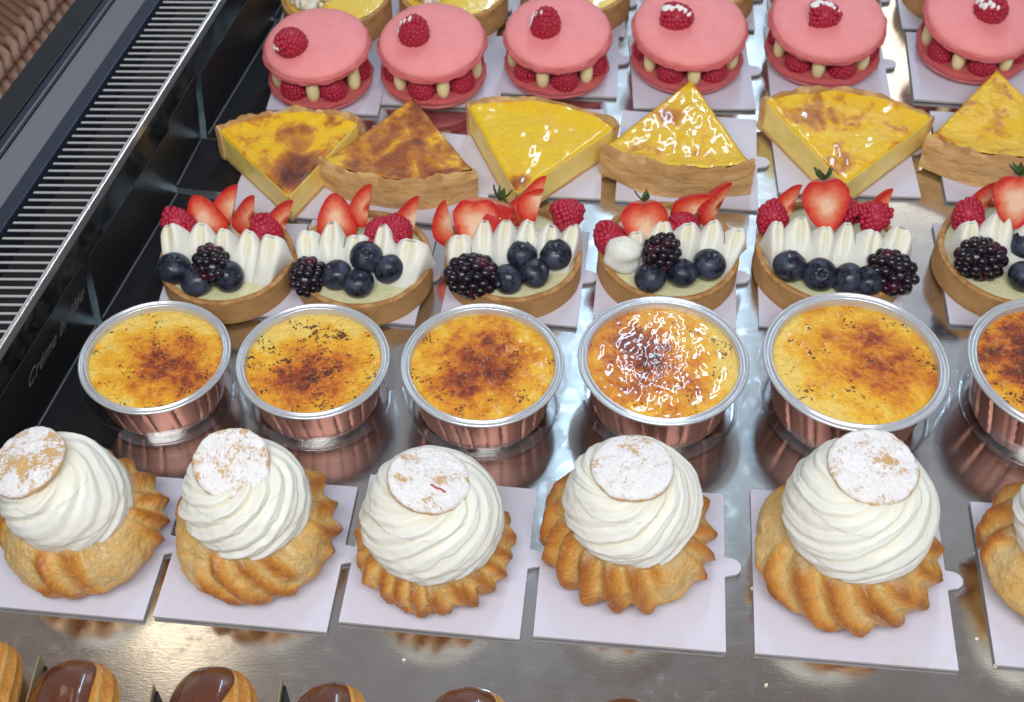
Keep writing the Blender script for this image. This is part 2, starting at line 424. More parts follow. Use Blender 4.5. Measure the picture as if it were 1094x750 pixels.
TC = [(-22.2, 56.6, 8.0, 2.5), (-14.3, 57.0, 8.1, -2.5), (-4.75, 57.7, 8.2, -2.4), (4.4, 58.4, 8.5, -1), (14.3, 58.7, 8.6, -1), (25.6, 60.0, 8.7, -.2)]
for i, (x, y, s, a) in enumerate(TC):
    card(x, y, s, R_(a), f'white cardboard square under the fruit tart {pos(i)}', 'cards under the fruit tarts')
FC = [(-19.4, 65.6, 8.4, -3), (-11.6, 66.1, 9.0, -4), (-4.6, 69.3, 9.2, 1), (5.7, 69.3, 9.2, -1), (16.0, 71.2, 9.2, 2.5), (27.0, 71.2, 9.2, 0)]
for i, (x, y, s, a) in enumerate(FC):
    card(x, y, s, R_(a), f'white cardboard square under the flan slice {pos(i)}', 'cards under the flan slices')
MC = [(-19.6, 75.9, 7.8, 1), (-11.6, 77.6, 8.3, 2), (-3.5, 79.6, 8.4, 1), (5.9, 78.9, 8.5, 4), (15.6, 80.8, 8.4, 1), (25.6, 80.9, 8.0, -2)]
for i, (x, y, s, a) in enumerate(MC):
    card(x, y, s, R_(a), f'white cardboard square under the pink macaron {pos(i)}', 'cards under the pink macarons')
LC = [(-20.6, 83.4, 8.0, 0), (-12.6, 85.3, 8.5, 0), (-3.2, 86.9, 8.5, 0), (6.4, 88.6, 8.5, 0), (16.0, 89.2, 8.5, 0), (25.8, 89.8, 8.5, 0)]
for i, (x, y, s, a) in enumerate(LC):
    card(x, y, s, R_(a), f'white card under the lemon tart behind the macaron {pos(i)}', 'cards under the lemon tarts')

# ------------------------------------------------------------------ cream puffs
def bun(parent, seed, Rm, H, ridges, amp, twist, calm, jag, mat, cutr):
    prof = lerp_prof([(0, 0), (.62, .0), (.84, .10), (.985, .30), (1.0, .48), (.95, .68), (.84, .86), (.70, .98), (.52, 1.0), (0, .93)], 44)
    rng = random.Random(seed)
    # uneven ridge spacing: warp theta
    ph = [rng.uniform(-.45, .45) for _ in range(40)]
    def fn(u, v):
        k = v * 44; i = min(int(k), 43); f = k - i
        r = prof[i][0] * (1 - f) + prof[i + 1][0] * f; z = prof[i][1] * (1 - f) + prof[i + 1][1] * f
        t = u * 2 * PI
        r0 = r
        arc = t + twist * (z - .4) + .22 * nz(math.cos(t), math.sin(t), z * .7, 1.1, seed)
        q = arc / (2 * PI) * ridges; c = math.floor(q); fr = q - c
        pk = .5 + .22 * ph[int(c) % ridges % 40]
        saw = (fr / pk) if fr < pk else (1 - fr) / (1 - pk)
        hgt = .55 * saw + .45 * sm(0, 1, saw)
        # overlap: one flank steeper
        live = 1.0
        for (ca, wd) in calm:
            dd = abs((t - ca + PI) % (2 * PI) - PI); live *= sm(wd * .55, wd, dd) * .92 + .08
        live *= .65 + .7 * (.5 + .5 * nz(math.cos(t), math.sin(t), 0, .9, seed + 3))
        w = sm(.35, .8, r0) * sm(.0, .15, z + .05)
        if v > .66: w *= sm(.50, .78, r0)
        am = amp * live * w * (.7 + .6 * (.5 + .5 * ph[(int(c) * 3) % 40]))
        lump = .055 * nz(math.cos(t) * r0, math.sin(t) * r0, z, 2.2, seed) + .028 * nz(math.cos(t) * r0, math.sin(t) * r0, z, 6, seed) + .016 * nz(math.cos(t) * r0, math.sin(t) * r0, z, 14, seed)
        rr = r0 * Rm * (1 + lump * w) + (hgt - .55) * am
        low = sm(.62, .35, z) if jag else 0
        zz = z * H + (hgt - .5) * am * .45 * sm(.4, .9, z) + lump * H * .6 * w
        if jag and v < .66:
            rr += jag * w * (.5 * nz(t * 5, z * 2, 0, 1.3, seed) + .5 * nz(t * 13, z * 5, 0, 1, seed))
        cut = sm(cutr + .10, cutr - .06, r0 + .10 * nz(math.cos(t), math.sin(t), 0, 2.5, seed)) if v > .6 else 0
        if z > .4: zz += .05 * H * nz(math.cos(t) * r0, math.sin(t) * r0, 3, 2.6, seed + 8)
        rim = sm(.92, 1.0, r0) * sm(.5, .25, z) * .55
        return (rr * math.cos(t), rr * math.sin(t), max(zz, .0), dict(ridge=max(0, min(1, hgt * live * w * 1.05 + rim)), cut=cut))
    mb = MB(); mb.grid(fn, 220, 66)
    return mb.build('bun', mat, parent)
def rosette(parent, seed, Rm, z0, z1, n, sweep, off, amp, tip):
    prof = lerp_prof([(.0, .02), (.58, .0), (.84, .03), (.955, .12), (1.0, .28), (.985, .44), (.92, .62), (.81, .78), (.66, .905), (.42, .975), (0, 1.0)], 40)
    rng = random.Random(seed); wv = [rng.uniform(.35, 1.25) for _ in range(n)]; sh = [rng.uniform(-.42, .42) for _ in range(n + 1)]; sh[n] = sh[0]
    def fn(u, v):
        k = v * 40; i = min(int(k), 39); f = k - i
        r = prof[i][0] * (1 - f) + prof[i + 1][0] * f; z = prof[i][1] * (1 - f) + prof[i + 1][1] * f
        t = u * 2 * PI
        s = max(0, (v - .15) / .85)
        warp = .26 * nz(math.cos(t) * r, math.sin(t) * r, z * 1.3, 1.2, seed) + .07 * nz(math.cos(t) * r, math.sin(t) * r, z * 2, 4, seed)
        a = t - sweep * (s ** 1.15) + warp
        q = (a / (2 * PI)) * n
        c = math.floor(q); fr = q - c; ci = int(c) % n
        # uneven ridge widths
        wd = .5 + sh[ci] * .5
        fr = .5 * fr / wd if fr < wd else .5 + .5 * (fr - wd) / (1 - wd)
        ridge = math.sin(PI * fr) ** .75
        fine = .20 * math.sin(2 * PI * (q * 2.0 + sh[ci])) * ridge
        fade = .50 + .50 * sm(-.35, .35, nz(math.cos(t) * 1.2, math.sin(t) * 1.2, z * 1.6, 1.1, seed + 9))
        w = sm(.08, .22, v) * (1 - .6 * sm(.80, 1, v)) * fade
        d = amp * w * wv[ci] * (ridge - .6 + fine)
        # each turn of the piping sits a little inside the one below
        ph = (z * 2.2 - t / (2 * PI) + .12 * nz(math.cos(t), math.sin(t), z, 1.3, seed + 2)) % 1.0
        lay = (.5 - ph) * sm(0, .35, ph) * .045 * sm(.1, .25, v) * (1 - sm(.8, .95, v))
        und = .035 * nz(math.cos(t), math.sin(t), z * 1.5, 1.4, seed + 5) + .012 * nz(math.cos(t) * 2, math.sin(t) * 2, z * 4, 3, seed + 6)
        rr = r * Rm * (1 + und + lay) + d
        zz = z0 + (z1 - z0) * z + d * .5 * sm(.45, .9, z)
        ox, oy = off[0] * z, off[1] * z
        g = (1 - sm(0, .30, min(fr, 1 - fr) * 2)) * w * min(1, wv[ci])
        return (rr * math.cos(t) + ox, rr * math.sin(t) + oy, zz, dict(groove_shade=max(0, min(1, g * .55 + .30 * sm(.74, .92, v)))))
    mb = MB(); mb.grid(fn, 280, 110)
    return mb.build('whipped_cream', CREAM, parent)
def biscuit_lid(parent, seed, r, c, tilt, mat):
    prof = [(0, -.1), (r * .92, -.1), (r * .985, .0), (r, .12), (r * .975, .24), (r * .92, .32)] + [(r * k / 12 * .92, .32 + .16 * (1 - (k / 12) ** 2)) for k in range(11, -1, -1)]
    m = len(prof) - 1
    def fn(u, v):
        k = v * m; i = min(int(k), m - 1); f = k - i
        rr = prof[i][0] * (1 - f) + prof[i + 1][0] * f; z = prof[i][1] * (1 - f) + prof[i + 1][1] * f
        t = u * 2 * PI
        rr *= 1 + .05 * nz(math.cos(t), math.sin(t), 0, 1.5, seed) + .018 * nz(math.cos(t), math.sin(t), 0, 7, seed)
        x, y = rr * math.cos(t), rr * math.sin(t)
        if z > .1: z += .05 * nz(x, y, 0, 2.2, seed) + .045 * nz(x, y, 0, 6, seed) + .03 * nz(x, y, 2, 11, seed)
        return (x, y, z, dict(top=sm(.08, .27, z + .12 * nz(x, y, 0, 2, seed))))
    mb = MB(); mb.grid(fn, 96, m * 3)
    return mb.build('biscuit_lid', mat, parent, loc=c, rot=tilt)
# x, y, bun R, bun H, cream R, cream z0,z1, lid r, lid offset, lid tilt(x,y)
PUFF = [
 (-25.05, 36.2, 4.05, 3.6, 3.02, 2.75, 6.85, 1.95, (-1.35, -.10), (R_(8), R_(-16)), dict(ridges=18, amp=.44, twist=.5, calm=[(R_(-38), .6), (R_(-130), .5)], jag=.08), 'cream puff far left, its bun bulging out on the right side'),
 (-16.26, 36.7, 4.08, 3.6, 3.10, 2.95, 6.75, 1.85, (-.45, .15), (R_(14), R_(-13)), dict(ridges=15, amp=.44, twist=.8, calm=[(R_(-150), .7), (R_(-30), .4)], jag=.10), 'cream puff with bare golden streaks across its sugared biscuit lid'),
 (-7.17, 36.85, 3.92, 3.1, 3.50, 2.2, 6.3, 1.98, (-.10, .25), (R_(6), R_(-6)), dict(ridges=22, amp=.34, twist=.2, calm=[], jag=.34), 'cream puff with a shallow jagged bun and a small red thread on its lid'),
 (2.62, 38.2, 4.28, 3.4, 3.36, 2.85, 6.75, 1.98, (-.20, .15), (R_(4), R_(2)), dict(ridges=17, amp=.62, twist=.45, calm=[(R_(-50), .36)], jag=.05), 'cream puff on a bun with bold shiny fluted petals, fourth from left'),
 (13.53, 38.2, 4.58, 3.6, 3.62, 3.15, 7.75, 2.12, (.12, .45), (R_(3), R_(4)), dict(ridges=14, amp=.55, twist=.7, calm=[(R_(170), .7)], jag=.06), 'tallest cream puff, its thick white biscuit lid raised high'),
 (24.7, 38.6, 4.40, 3.5, 3.5, 2.9, 7.2, 2.0, (0, 0), (0, 0), dict(ridges=12, amp=.5, twist=.6, calm=[(R_(-150), .5)], jag=.08), 'cream puff cut off by the right edge of the frame'),
]
for i, (x, y, br, bh, cr, c0, c1, lr, lo, lt, kw, lab) in enumerate(PUFF):
    t = thing('cream_puff', lab, 'cream puff', (x, y, CZ), 0, 'cream puffs in the front row')
    bun(t, 11 + i * 7, br, bh, mat=m_bun(i + 1), cutr=cr / br * .93, **kw)
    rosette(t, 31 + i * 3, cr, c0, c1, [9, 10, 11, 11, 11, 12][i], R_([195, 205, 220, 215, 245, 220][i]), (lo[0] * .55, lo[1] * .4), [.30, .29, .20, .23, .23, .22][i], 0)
    b = biscuit_lid(t, 51 + i, lr, (lo[0], lo[1], c1 - .12 + [.06, .14, 0, 0, 0, 0][i]), (lt[0], lt[1], i * 1.3), m_lid(i + 1, [.66, .63, .59, .60, .585, .6][i]))
    if i == 2:
        mb = MB(); mb.tube([(.1 + k * .11, -.55 - .03 * k + .03 * math.sin(k * 1.7), .52 - .012 * k) for k in range(8)], .05, 6)
        mb.build('red_thread', Mat('red thread', rough=.4, col=(.42, .03, .03)), b, rot=(0, 0, -i * 1.3))

# ------------------------------------------------------------------ creme brulees
CUP = [(-23.85, 46.5, 4.14), (-15.1, 46.95, 4.2), (-5.78, 47.35, 4.45), (4.04, 48.4, 4.65), (14.45, 49.0, 5.0), (25.55, 49.6, 5.0)]
BR = [dict(burn=(1.0, -.5), amount=.44, specks=.62), dict(burn=(-1.0, -.9), amount=.45, specks=.66, arc=(.4, .5, 1.7, .75)), dict(burn=(-.1, .1), amount=.52, specks=.55),
      dict(burn=(.5, .9), amount=.52, specks=.50, gloss=.22, coat=1.0, bmp=.6), dict(burn=(-.8, -.6), amount=.41, specks=.52), dict(burn=(-.6, -.4), amount=.78, specks=.72)]
BL = ['creme brulee with a soft orange crust and fine brown flecks, far left', 'creme brulee with a curved trail of black scorched flecks', 'creme brulee with a dark red brown scorched spot at its centre',
      'creme brulee with glassy sparkling caramel crust', 'creme brulee with an evenly amber top, fifth from left', 'creme brulee with blackened centre, cut by the right edge']
def foil_cup(parent, seed):
    rng = random.Random(seed); N = 26
    edges = sorted((k + rng.uniform(-.28, .28)) / N for k in range(N)); dep = [rng.uniform(.5, 1.2) for _ in range(N)]
    def fl(u):
        for k in range(N):
            a = edges[k]; b = edges[(k + 1) % N] + (1 if k == N - 1 else 0)
            uu = u if u >= edges[0] else u + 1
            if a <= uu < b:
                f = (uu - a) / (b - a); return dep[k] * (1 - min(f / .22, 1) if f < .22 else 0) + .12 * (f - .5)
        return 0
    prof = [(0, .05), (3.0, .05), (3.3, .10), (3.42, .35), (3.52, 1.0), (3.64, 1.8), (3.76, 2.6), (3.88, 3.4), (3.93, 3.75)]
    def fn(u, v):
        k = round(v * 8); r, z = prof[k]; t = u * 2 * PI
        w = 0 if r < 3.2 else sm(3.9, 3.2, z) * .9 + .1
        rr = r - .15 * fl((u + .004 * z) % 1.0) * w
        return (rr * math.cos(t), rr * math.sin(t), z)
    mb = MB(); mb.grid(fn, 300, 8); 
    return mb.build('foil_cup', FOIL, parent, auto=30)
for i, (x, y, r) in enumerate(CUP):
    sl = r / 4.2
    t = thing('creme_brulee', BL[i], 'creme brulee', (x, y, .14), R_(37 * i), 'creme brulees in foil cups', sl)
    t.scale = (sl, sl, sl * .85)
    foil_cup(t, 100 + i)
    mb = MB(); ring = []
    P = [(3.70, 3.30), (3.73, 3.62), (3.78, 3.79), (3.84, 3.82), (3.90, 3.77), (3.95, 3.72), (4.02, 3.72), (4.07, 3.79), (4.14, 3.84), (4.21, 3.79), (4.22, 3.70), (4.15, 3.62), (3.90, 3.60)]
    mb.lathe(lerp_prof(P, 36), 128, dr=lambda rr, z, a, i=i: (rr + .012 * nz(math.cos(a), math.sin(a), 0, 4, i), z + .02 * nz(math.cos(a), math.sin(a), 1, 3, i)))
    mb.build('silver_rim', RIM, t)
    mb = MB()
    def top(u, v, i=i):
        rr = 3.76 * v; a = u * 2 * PI; px, py = rr * math.cos(a), rr * math.sin(a)
        return (px, py, 3.40 + .10 * (1 - v * v) + .05 * nz(px, py, 0, 1.3, i) + .028 * nz(px, py, 0, 3.6, i) + (.02 if i == 3 else .010) * nz(px, py, 0, 8, i) - .05 * sm(.9, 1, v))
    mb.grid(top, 128, 44)
    mb.build('caramel_custard', m_brulee(i + 2, **BR[i]), t)
    # the clear lid the cup stands in
    mb = MB()
    P = [(0, .03), (3.45, .03), (3.62, .06), (3.74, .18), (3.80, .40), (3.83, .62), (3.92, .70), (3.97, .82), (4.05, 1.5), (4.14, 2.3), (4.18, 2.45), (4.32, 2.50), (4.36, 2.44)]
    mb.lathe(lerp_prof(P, 48), 128)
    o = mb.build('clear_lid', CLEAR, None, loc=(x + .1, y - .12, 0)); o.scale = (sl * 1.03, sl * 1.03, sl * .84)
    tag(o, f'clear plastic lid under the foil cup {pos(i)}', 'plastic lid', 'clear lids under the creme brulees')

# ------------------------------------------------------------------ fruit kit
def blueberry_mesh():
    mb = MB()
    def fn(u, v):
        t = u * 2 * PI; p = -PI / 2 + PI * v; r = .92
        x, y, z = r * math.cos(p) * math.cos(t), r * math.cos(p) * math.sin(t), r * .88 * math.sin(p)
        d = math.hypot(x, y)
        if z > 0:
            z -= .22 * sm(.30, .0, d); z += .07 * math.exp(-((d - .27) / .06) ** 2) * (.6 + .4 * math.cos(5 * t))
        k = 1 + .03 * nz(x, y, z, 1.3, 4)
        return (x * k, y * k, z * k)
    mb.grid(fn, 40, 28); return mb
def drupe(L, W, n, dr, hollow, seed):
    core = 1.06 if hollow else .92
    """aggregate fruit: rows of drupelets on a rounded cone, tip up"""
    rng = random.Random(seed); mb = MB(); rows = max(4, int(L / (dr * 1.28)))
    for k in range(rows + 1):
        f = k / rows; z = L * f; rad = W * math.sqrt(max(0, 1 - (f * .98) ** 2.4)) * (.86 + .14 * min(1, f * 4))
        c = max(1, int(2 * PI * rad / (dr * 1.55))) if rad > dr * .5 else 1
        for j in range(c):
            a = 2 * PI * (j + .5 * (k % 2) + rng.uniform(-.12, .12)) / c
            s = dr * rng.uniform(.88, 1.12)
            mb.ball(s, (rad * math.cos(a) if c > 1 else 0, rad * math.sin(a) if c > 1 else 0, z + rng.uniform(-.05, .05)), n=10)
    mb.ball(1, (0, 0, L * .45), (W * core, W * core, L * .53), n=20)
    return mb
def strawberry(kind, seed, L=2.9, W=1.25):
    """kind: whole, half, wedge; z along the fruit, stem at z=0, tip at z=L; cut faces look toward -y"""
    prof = lerp_prof([(0, .05), (.55, 0), (.95, .18), (1.0, .30), (.93, .48), (.74, .68), (.46, .87), (.2, .97), (0, 1.0)], 26)
    mb = MB()
    mb.lathe([(r * W, z * L) for r, z in prof], 40, dr=lambda r, z, a: (r * (1 + .06 * nz(math.cos(a), math.sin(a), z * .5, 1.2, seed)), z))
    me = bpy.data.meshes.new('tmp'); me.from_pydata(mb.v, [], mb.f); bm = bmesh.new(); bm.from_mesh(me); bpy.data.meshes.remove(me)
    bmesh.ops.remove_doubles(bm, verts=bm.verts, dist=1e-4); bmesh.ops.recalc_face_normals(bm, faces=bm.faces)
    def cut(co, no):
        g = bm.verts[:] + bm.edges[:] + bm.faces[:]
        r = bmesh.ops.bisect_plane(bm, geom=g, plane_co=co, plane_no=no, clear_outer=True)
        ed = [e for e in r['geom_cut'] if isinstance(e, bmesh.types.BMEdge)]
        loop = {v for e in ed for v in e.verts}
        if not ed: return
        c = sum((v.co for v in loop), Vector()) / len(loop)
        layers = []
        # concentric rings so the flesh can be coloured from heart to rim
        import mathutils
        ctr = bm.verts.new(c); prev = {v: v for v in loop}
        lay = bm.verts.layers.float.get('rim') or bm.verts.layers.float.new('rim')
        for v in loop: v[lay] = 1.0
        for s in (.82, .6, .35):
            nx = {}
            for v in loop:
                w = bm.verts.new(c.lerp(v.co, s) + Vector(no) * (-.03 * (1 - s))); w[lay] = s; nx[v] = w
            for e in ed:
                a, b = e.verts
                try: f = bm.faces.new((prev[a], prev[b], nx[b], nx[a])); f.material_index = 1
                except ValueError: pass
            prev = nx
        for e in ed:
            a, b = e.verts
            try: f = bm.faces.new((prev[a], prev[b], ctr)); f.material_index = 1
            except ValueError: pass
    lay = bm.verts.layers.float.new('rim')
    if kind in ('half', 'wedge'): cut((0, .013, 0), (0, -1, 0))
    if kind == 'wedge': cut((.011, 0, 0), (1, .25, 0))
    bmesh.ops.recalc_face_normals(bm, faces=bm.faces)
    for f in bm.faces: f.smooth = True
    for e in bm.edges:
        if len(e.link_faces) == 2 and e.link_faces[0].material_index != e.link_faces[1].material_index: e.smooth = False
    me = bpy.data.meshes.new('strawberry'); bm.to_mesh(me); bm.free()
    return me
def put(name, me, mats, parent, loc, rot, scale=1.0):
    me2 = me
    if not me2.materials:
        for m in mats: me2.materials.append(m.m)
    o = bpy.data.objects.new(name, me2); COL.objects.link(o); o.parent = parent; o.location = loc; o.rotation_euler = rot; o.scale = (scale,) * 3
    return o
BLUEM = None; 
def mesh_of(mb, mat, name):
    o = mb.build(name, mat); me = o.data; bpy.data.objects.remove(o); return me
BLUE_ME = mesh_of(blueberry_mesh(), BLUE, 'blueberry')
BLACK_ME = [mesh_of(drupe(1.75, .82, 0, .29, False, s), BLACKB, 'blackberry') for s in (1, 2, 3)]
RASP_ME = [mesh_of(drupe(1.35, .70, 0, .15, True, s), RASP, 'raspberry') for s in (4, 5)]
ST = {k: [strawberry(k, s) for s in (1, 2)] for k in ('whole', 'half', 'wedge')}
ST_P = strawberry('half', 3)
for k in ST:
    for me in ST[k]: me.materials.append(STRAW.m); me.materials.append(SCUT.m)
ST_P.materials.append(STRAW.m); ST_P.materials.append(SCUTP.m)
def leaves(parent, n, seed, at=(0, 0, 0)):
    rng = random.Random(seed); mb = MB()
    for k in range(n):
        a = 2 * PI * k / n + rng.uniform(-.3, .3); L = rng.uniform(.7, 1.0); w = .2
        xf = Matrix.Translation(at) @ Matrix.Rotation(a, 4, 'Z') @ Matrix.Rotation(R_(rng.uniform(5, 50)), 4, 'Y')
        mb.grid(lambda u, v: (L * v, (u - .5) * 2 * w * math.sin(PI * min(1, v * .9 + .1)), -.10 - .25 * v * v + .12 * abs(u - .5)), 4, 6, False, xf=xf)
        mb.grid(lambda u, v: (L * v, (u - .5) * 2 * w * math.sin(PI * min(1, v * .9 + .1)), -.13 - .25 * v * v + .12 * abs(u - .5)), 4, 6, False, xf=xf)
    return mb.build('leaf', LEAF, parent)

# ------------------------------------------------------------------ fruit tarts
def tart_shell(parent, r, seed, name='tart_shell', h=1.75):
    P = [(0, .05), (r - .35, .0), (r - .08, .03), (r, .14), (r + .02, .9), (r + .04, h - .12), (r - .02, h), (r - .24, h), (r - .34, h - .1), (r - .38, 1.0), (r - .4, .45), (0, .45)]
    mb = MB(); mb.lathe(lerp_prof(P, 44), 120, dr=lambda a, z, t: (a + .035 * nz(math.cos(t), math.sin(t), z * .4, 3, seed) + .012 * nz(math.cos(t), math.sin(t), z, 14, seed), z + .04 * nz(math.cos(t), math.sin(t), 0, 4, seed) * (z > .8)))
    return mb.build(name, BISCUIT, parent)
def ruffle(parent, seed, n, x0, x1, y0, y1, h, lean, z0=1.15, tail=True):
    """one piped ribbon of cream folded back and forth: a row of arched petals with a crease down each face"""
    rng = random.Random(seed); mb = MB()
    hh = [rng.uniform(.84, 1.14) for _ in range(n)]; cc = [rng.uniform(-.18, .18) for _ in range(n)]; dep = [rng.uniform(.75, 1.15) for _ in range(n)]; wd = [rng.uniform(.8, 1.25) for _ in range(n)]
    ed = [0.0]
    for q in wd: ed.append(ed[-1] + q)
    ed = [q / ed[-1] for q in ed]
    NX, NW = n * 34, 64
    def fn(w, v):
        s = v; k = max(q for q in range(n) if ed[q] <= s + 1e-9); u = (s - ed[k]) / (ed[k + 1] - ed[k]) * 2 - 1
        env = .62 + .38 * math.sin(PI * (.12 + .8 * s)) if True else 1
        end = sm(-.001, .05, s) * sm(1.001, .95, s)
        au = abs(u)
        kn = max(0, min(n - 1, k - 1 if u < 0 else k + 1)); hk = hh[k] + (.5 * (hh[k] + hh[kn]) - hh[k]) * au ** 2
        top = h * env * hk * (1 - .40 * au ** 1.9) - .045 * h * math.exp(-((u - cc[k]) / .16) ** 2)
        top = max(.25, top * (.45 + .55 * end))
        # w: 0 bottom front -> .5 crown -> 1 bottom back
        if w < .5: f = w / .5; front = True
        else: f = (1 - w) / .5; front = False
        zz = math.sin(f * PI / 2) ** .9
        T = (math.cos(f * PI / 2) ** .5 if f < 1 else 0)
        ht = top * zz / (h * 1.05)
        half = (1.35 - .75 * ht) * (1 - .20 * ht ** 2 * au ** 2.0) * end + .03
        y = (-half if front else half * .8) * T
        cre = math.exp(-((u - cc[k]) / (.10 + .36 * zz)) ** 2) * sm(.45, .97, zz)
        lip = math.exp(-((abs(u - cc[k]) - .42) / .24) ** 2) * sm(.3, .85, zz)
        if front: y += (.62 * cre - .05 * lip) * dep[k] * T ** .5
        y += (.85 * zz - .05) + .26 * (1 if k % 2 else -1) * (1 - au * au) * zz
        z = z0 + top * zz
        x = x0 + (x1 - x0) * s + lean * top * zz + .03 * u * zz + 1.1 * (s - .5) * zz + (.40 if tail else 0) * sm(.84, 1, s) * zz
        x += .05 * nz(s * 9, zz * 2, 0, 1, seed); y += y0 + (y1 - y0) * s + .06 * nz(s * 9, zz * 3, 2, 1.1, seed)
        return (x, y, z, dict(groove_shade=min(1, cre * (1 if front else .4) * (.8 if zz < .97 else .4))))
    mb.grid(fn, NW, NX)
    return mb
TART = [(-22.2, 55.8, 4.0), (-14.0, 56.4, 4.15), (-5.0, 57.7, 4.15), (4.4, 58.7, 4.25), (14.2, 59.5, 4.5), (25.3, 60.4, 4.55)]
FRONT = [
 [('b', -2.67, -1.76, 2.2), ('b', -1.11, -2.56, 2.1), ('b', .7, -2.17, 2.2), ('k', -.55, -1.25, 2.55)],
 [('k', -2.85, -1.55, 1.75), ('b', -1.18, -2.06, 2.2), ('b', .19, -2.56, 2.1), ('b', .52, -1.15, 2.9), ('b', 1.87, -1.42, 2.3)],
 [('k', -1.6, -2.35, 1.75), ('b', -.1, -2.67, 2.0), ('b', .59, -1.08, 2.5), ('b', 1.46, -2.18, 2.2), ('b', 2.58, -.75, 2.4)],
 [('k', -.73, -1.75, 2.7), ('b', -1.10, -2.95, 2.2), ('b', .74, -2.52, 2.3), ('b', 2.35, -1.77, 2.4)],
 [('b', -2.69, -2.2, 2.3), ('b', -.93, -2.66, 2.2), ('b', .7, -2.83, 2.15), ('b', 1.9, -2.75, 2.0), ('k', 2.75, -1.6, 2.0)],
 [('k', -1.86, -1.25, 1.95), ('b', .2, -.5, 2.8), ('b', -.02, -2.66, 2.2), ('b', 1.9, -2.0, 2.2)]]
# R raspberry, S whole, H half (cut face forward), W wedge, P pale half
BACK = [
 [('R', -2.75, 1.3, 2.6, 40, -20), ('H', -1.15, 1.3, 1.6, -30, -22), ('W', -.2, 1.9, 2.6, -10, 12), ('W', 1.35, 1.5, 2.5, 5, 10), ('R', 2.45, 1.3, 2.5, 10, 15), ('W', 3.1, 1.4, 2.3, 0, 20)],
 [('H', -1.75, 1.2, 1.7, -32, -10), ('W', .0, 1.6, 2.9, -10, 5), ('R', 1.2, 1.5, 3.1, 80, 30), ('R', 1.9, 1.7, 3.2, 60, 60), ('W', 2.85, 1.3, 2.4, -8, 14)],
 [('W', -3.5, .5, 1.9, -10, -12), ('P', -2.35, .9, 4.9, 208, 6), ('S', -1.0, 2.0, 3.9, 140, 15), ('W', .1, 1.6, 2.5, -10, 34), ('W', 1.2, 1.6, 3.0, -20, 16), ('R', 2.5, 1.5, 3.7, 80, 70)],
 [('R', -3.3, -.1, 2.3, 30, -15), ('H', -1.75, .8, 4.7, 210, 10), ('W', .5, 1.6, 2.6, -10, 44), ('W', 2.4, 1.5, 2.7, -10, 40), ('R', 1.1, 1.4, 2.6, 60, 10)],
 [('R', -3.5, 1.2, 2.4, 30, -30), ('W', -2.7, 1.5, 2.3, -10, 4), ('H', -1.05, 1.5, 5.9, 208, 14), ('R', 1.0, 1.5, 3.2, 70, 20), ('R', 1.75, 1.5, 3.4, 60, 50), ('W', 3.0, 1.3, 2.4, -10, 12)],
 [('R', -3.0, .9, 3.0, 30, -25), ('W', -2.05, 1.5, 2.7, -5, 5), ('P', -.85, 1.3, 6.5, 206, 5), ('R', 1.2, 1.4, 3.2, 60, 20), ('W', 2.6, 1.5, 2.8, 0, 10)]]
RUF = [dict(n=5, x0=-3.5, x1=3.2, y0=-.45, y1=-.85, h=2.95, lean=.0), dict(n=5, x0=-3.7, x1=3.5, y0=-.4, y1=-1.0, h=2.9, lean=.02), dict(n=6, x0=-3.7, x1=3.6, y0=-1.4, y1=-.1, h=3.0, lean=.06, tail=False),
       dict(n=5, x0=-2.4, x1=3.7, y0=-1.1, y1=-.3, h=2.9, lean=.10), dict(n=6, x0=-3.9, x1=3.8, y0=-.7, y1=-.9, h=3.0, lean=.08), dict(n=5, x0=-3.8, x1=3.6, y0=-.8, y1=-.2, h=3.5, lean=.10)]
TL = ['berry tart far left with a blackberry sitting on three blueberries', 'berry tart with one blackberry at left and four blueberries', 'berry tart with a big blackberry in front and a pale cut strawberry half',
      'berry tart with blackberry on top and three blueberries in a row, fourth from left', 'berry tart with leafy strawberry half and a reddish blackberry at right', 'berry tart at the right edge with pale leafy strawberry half']
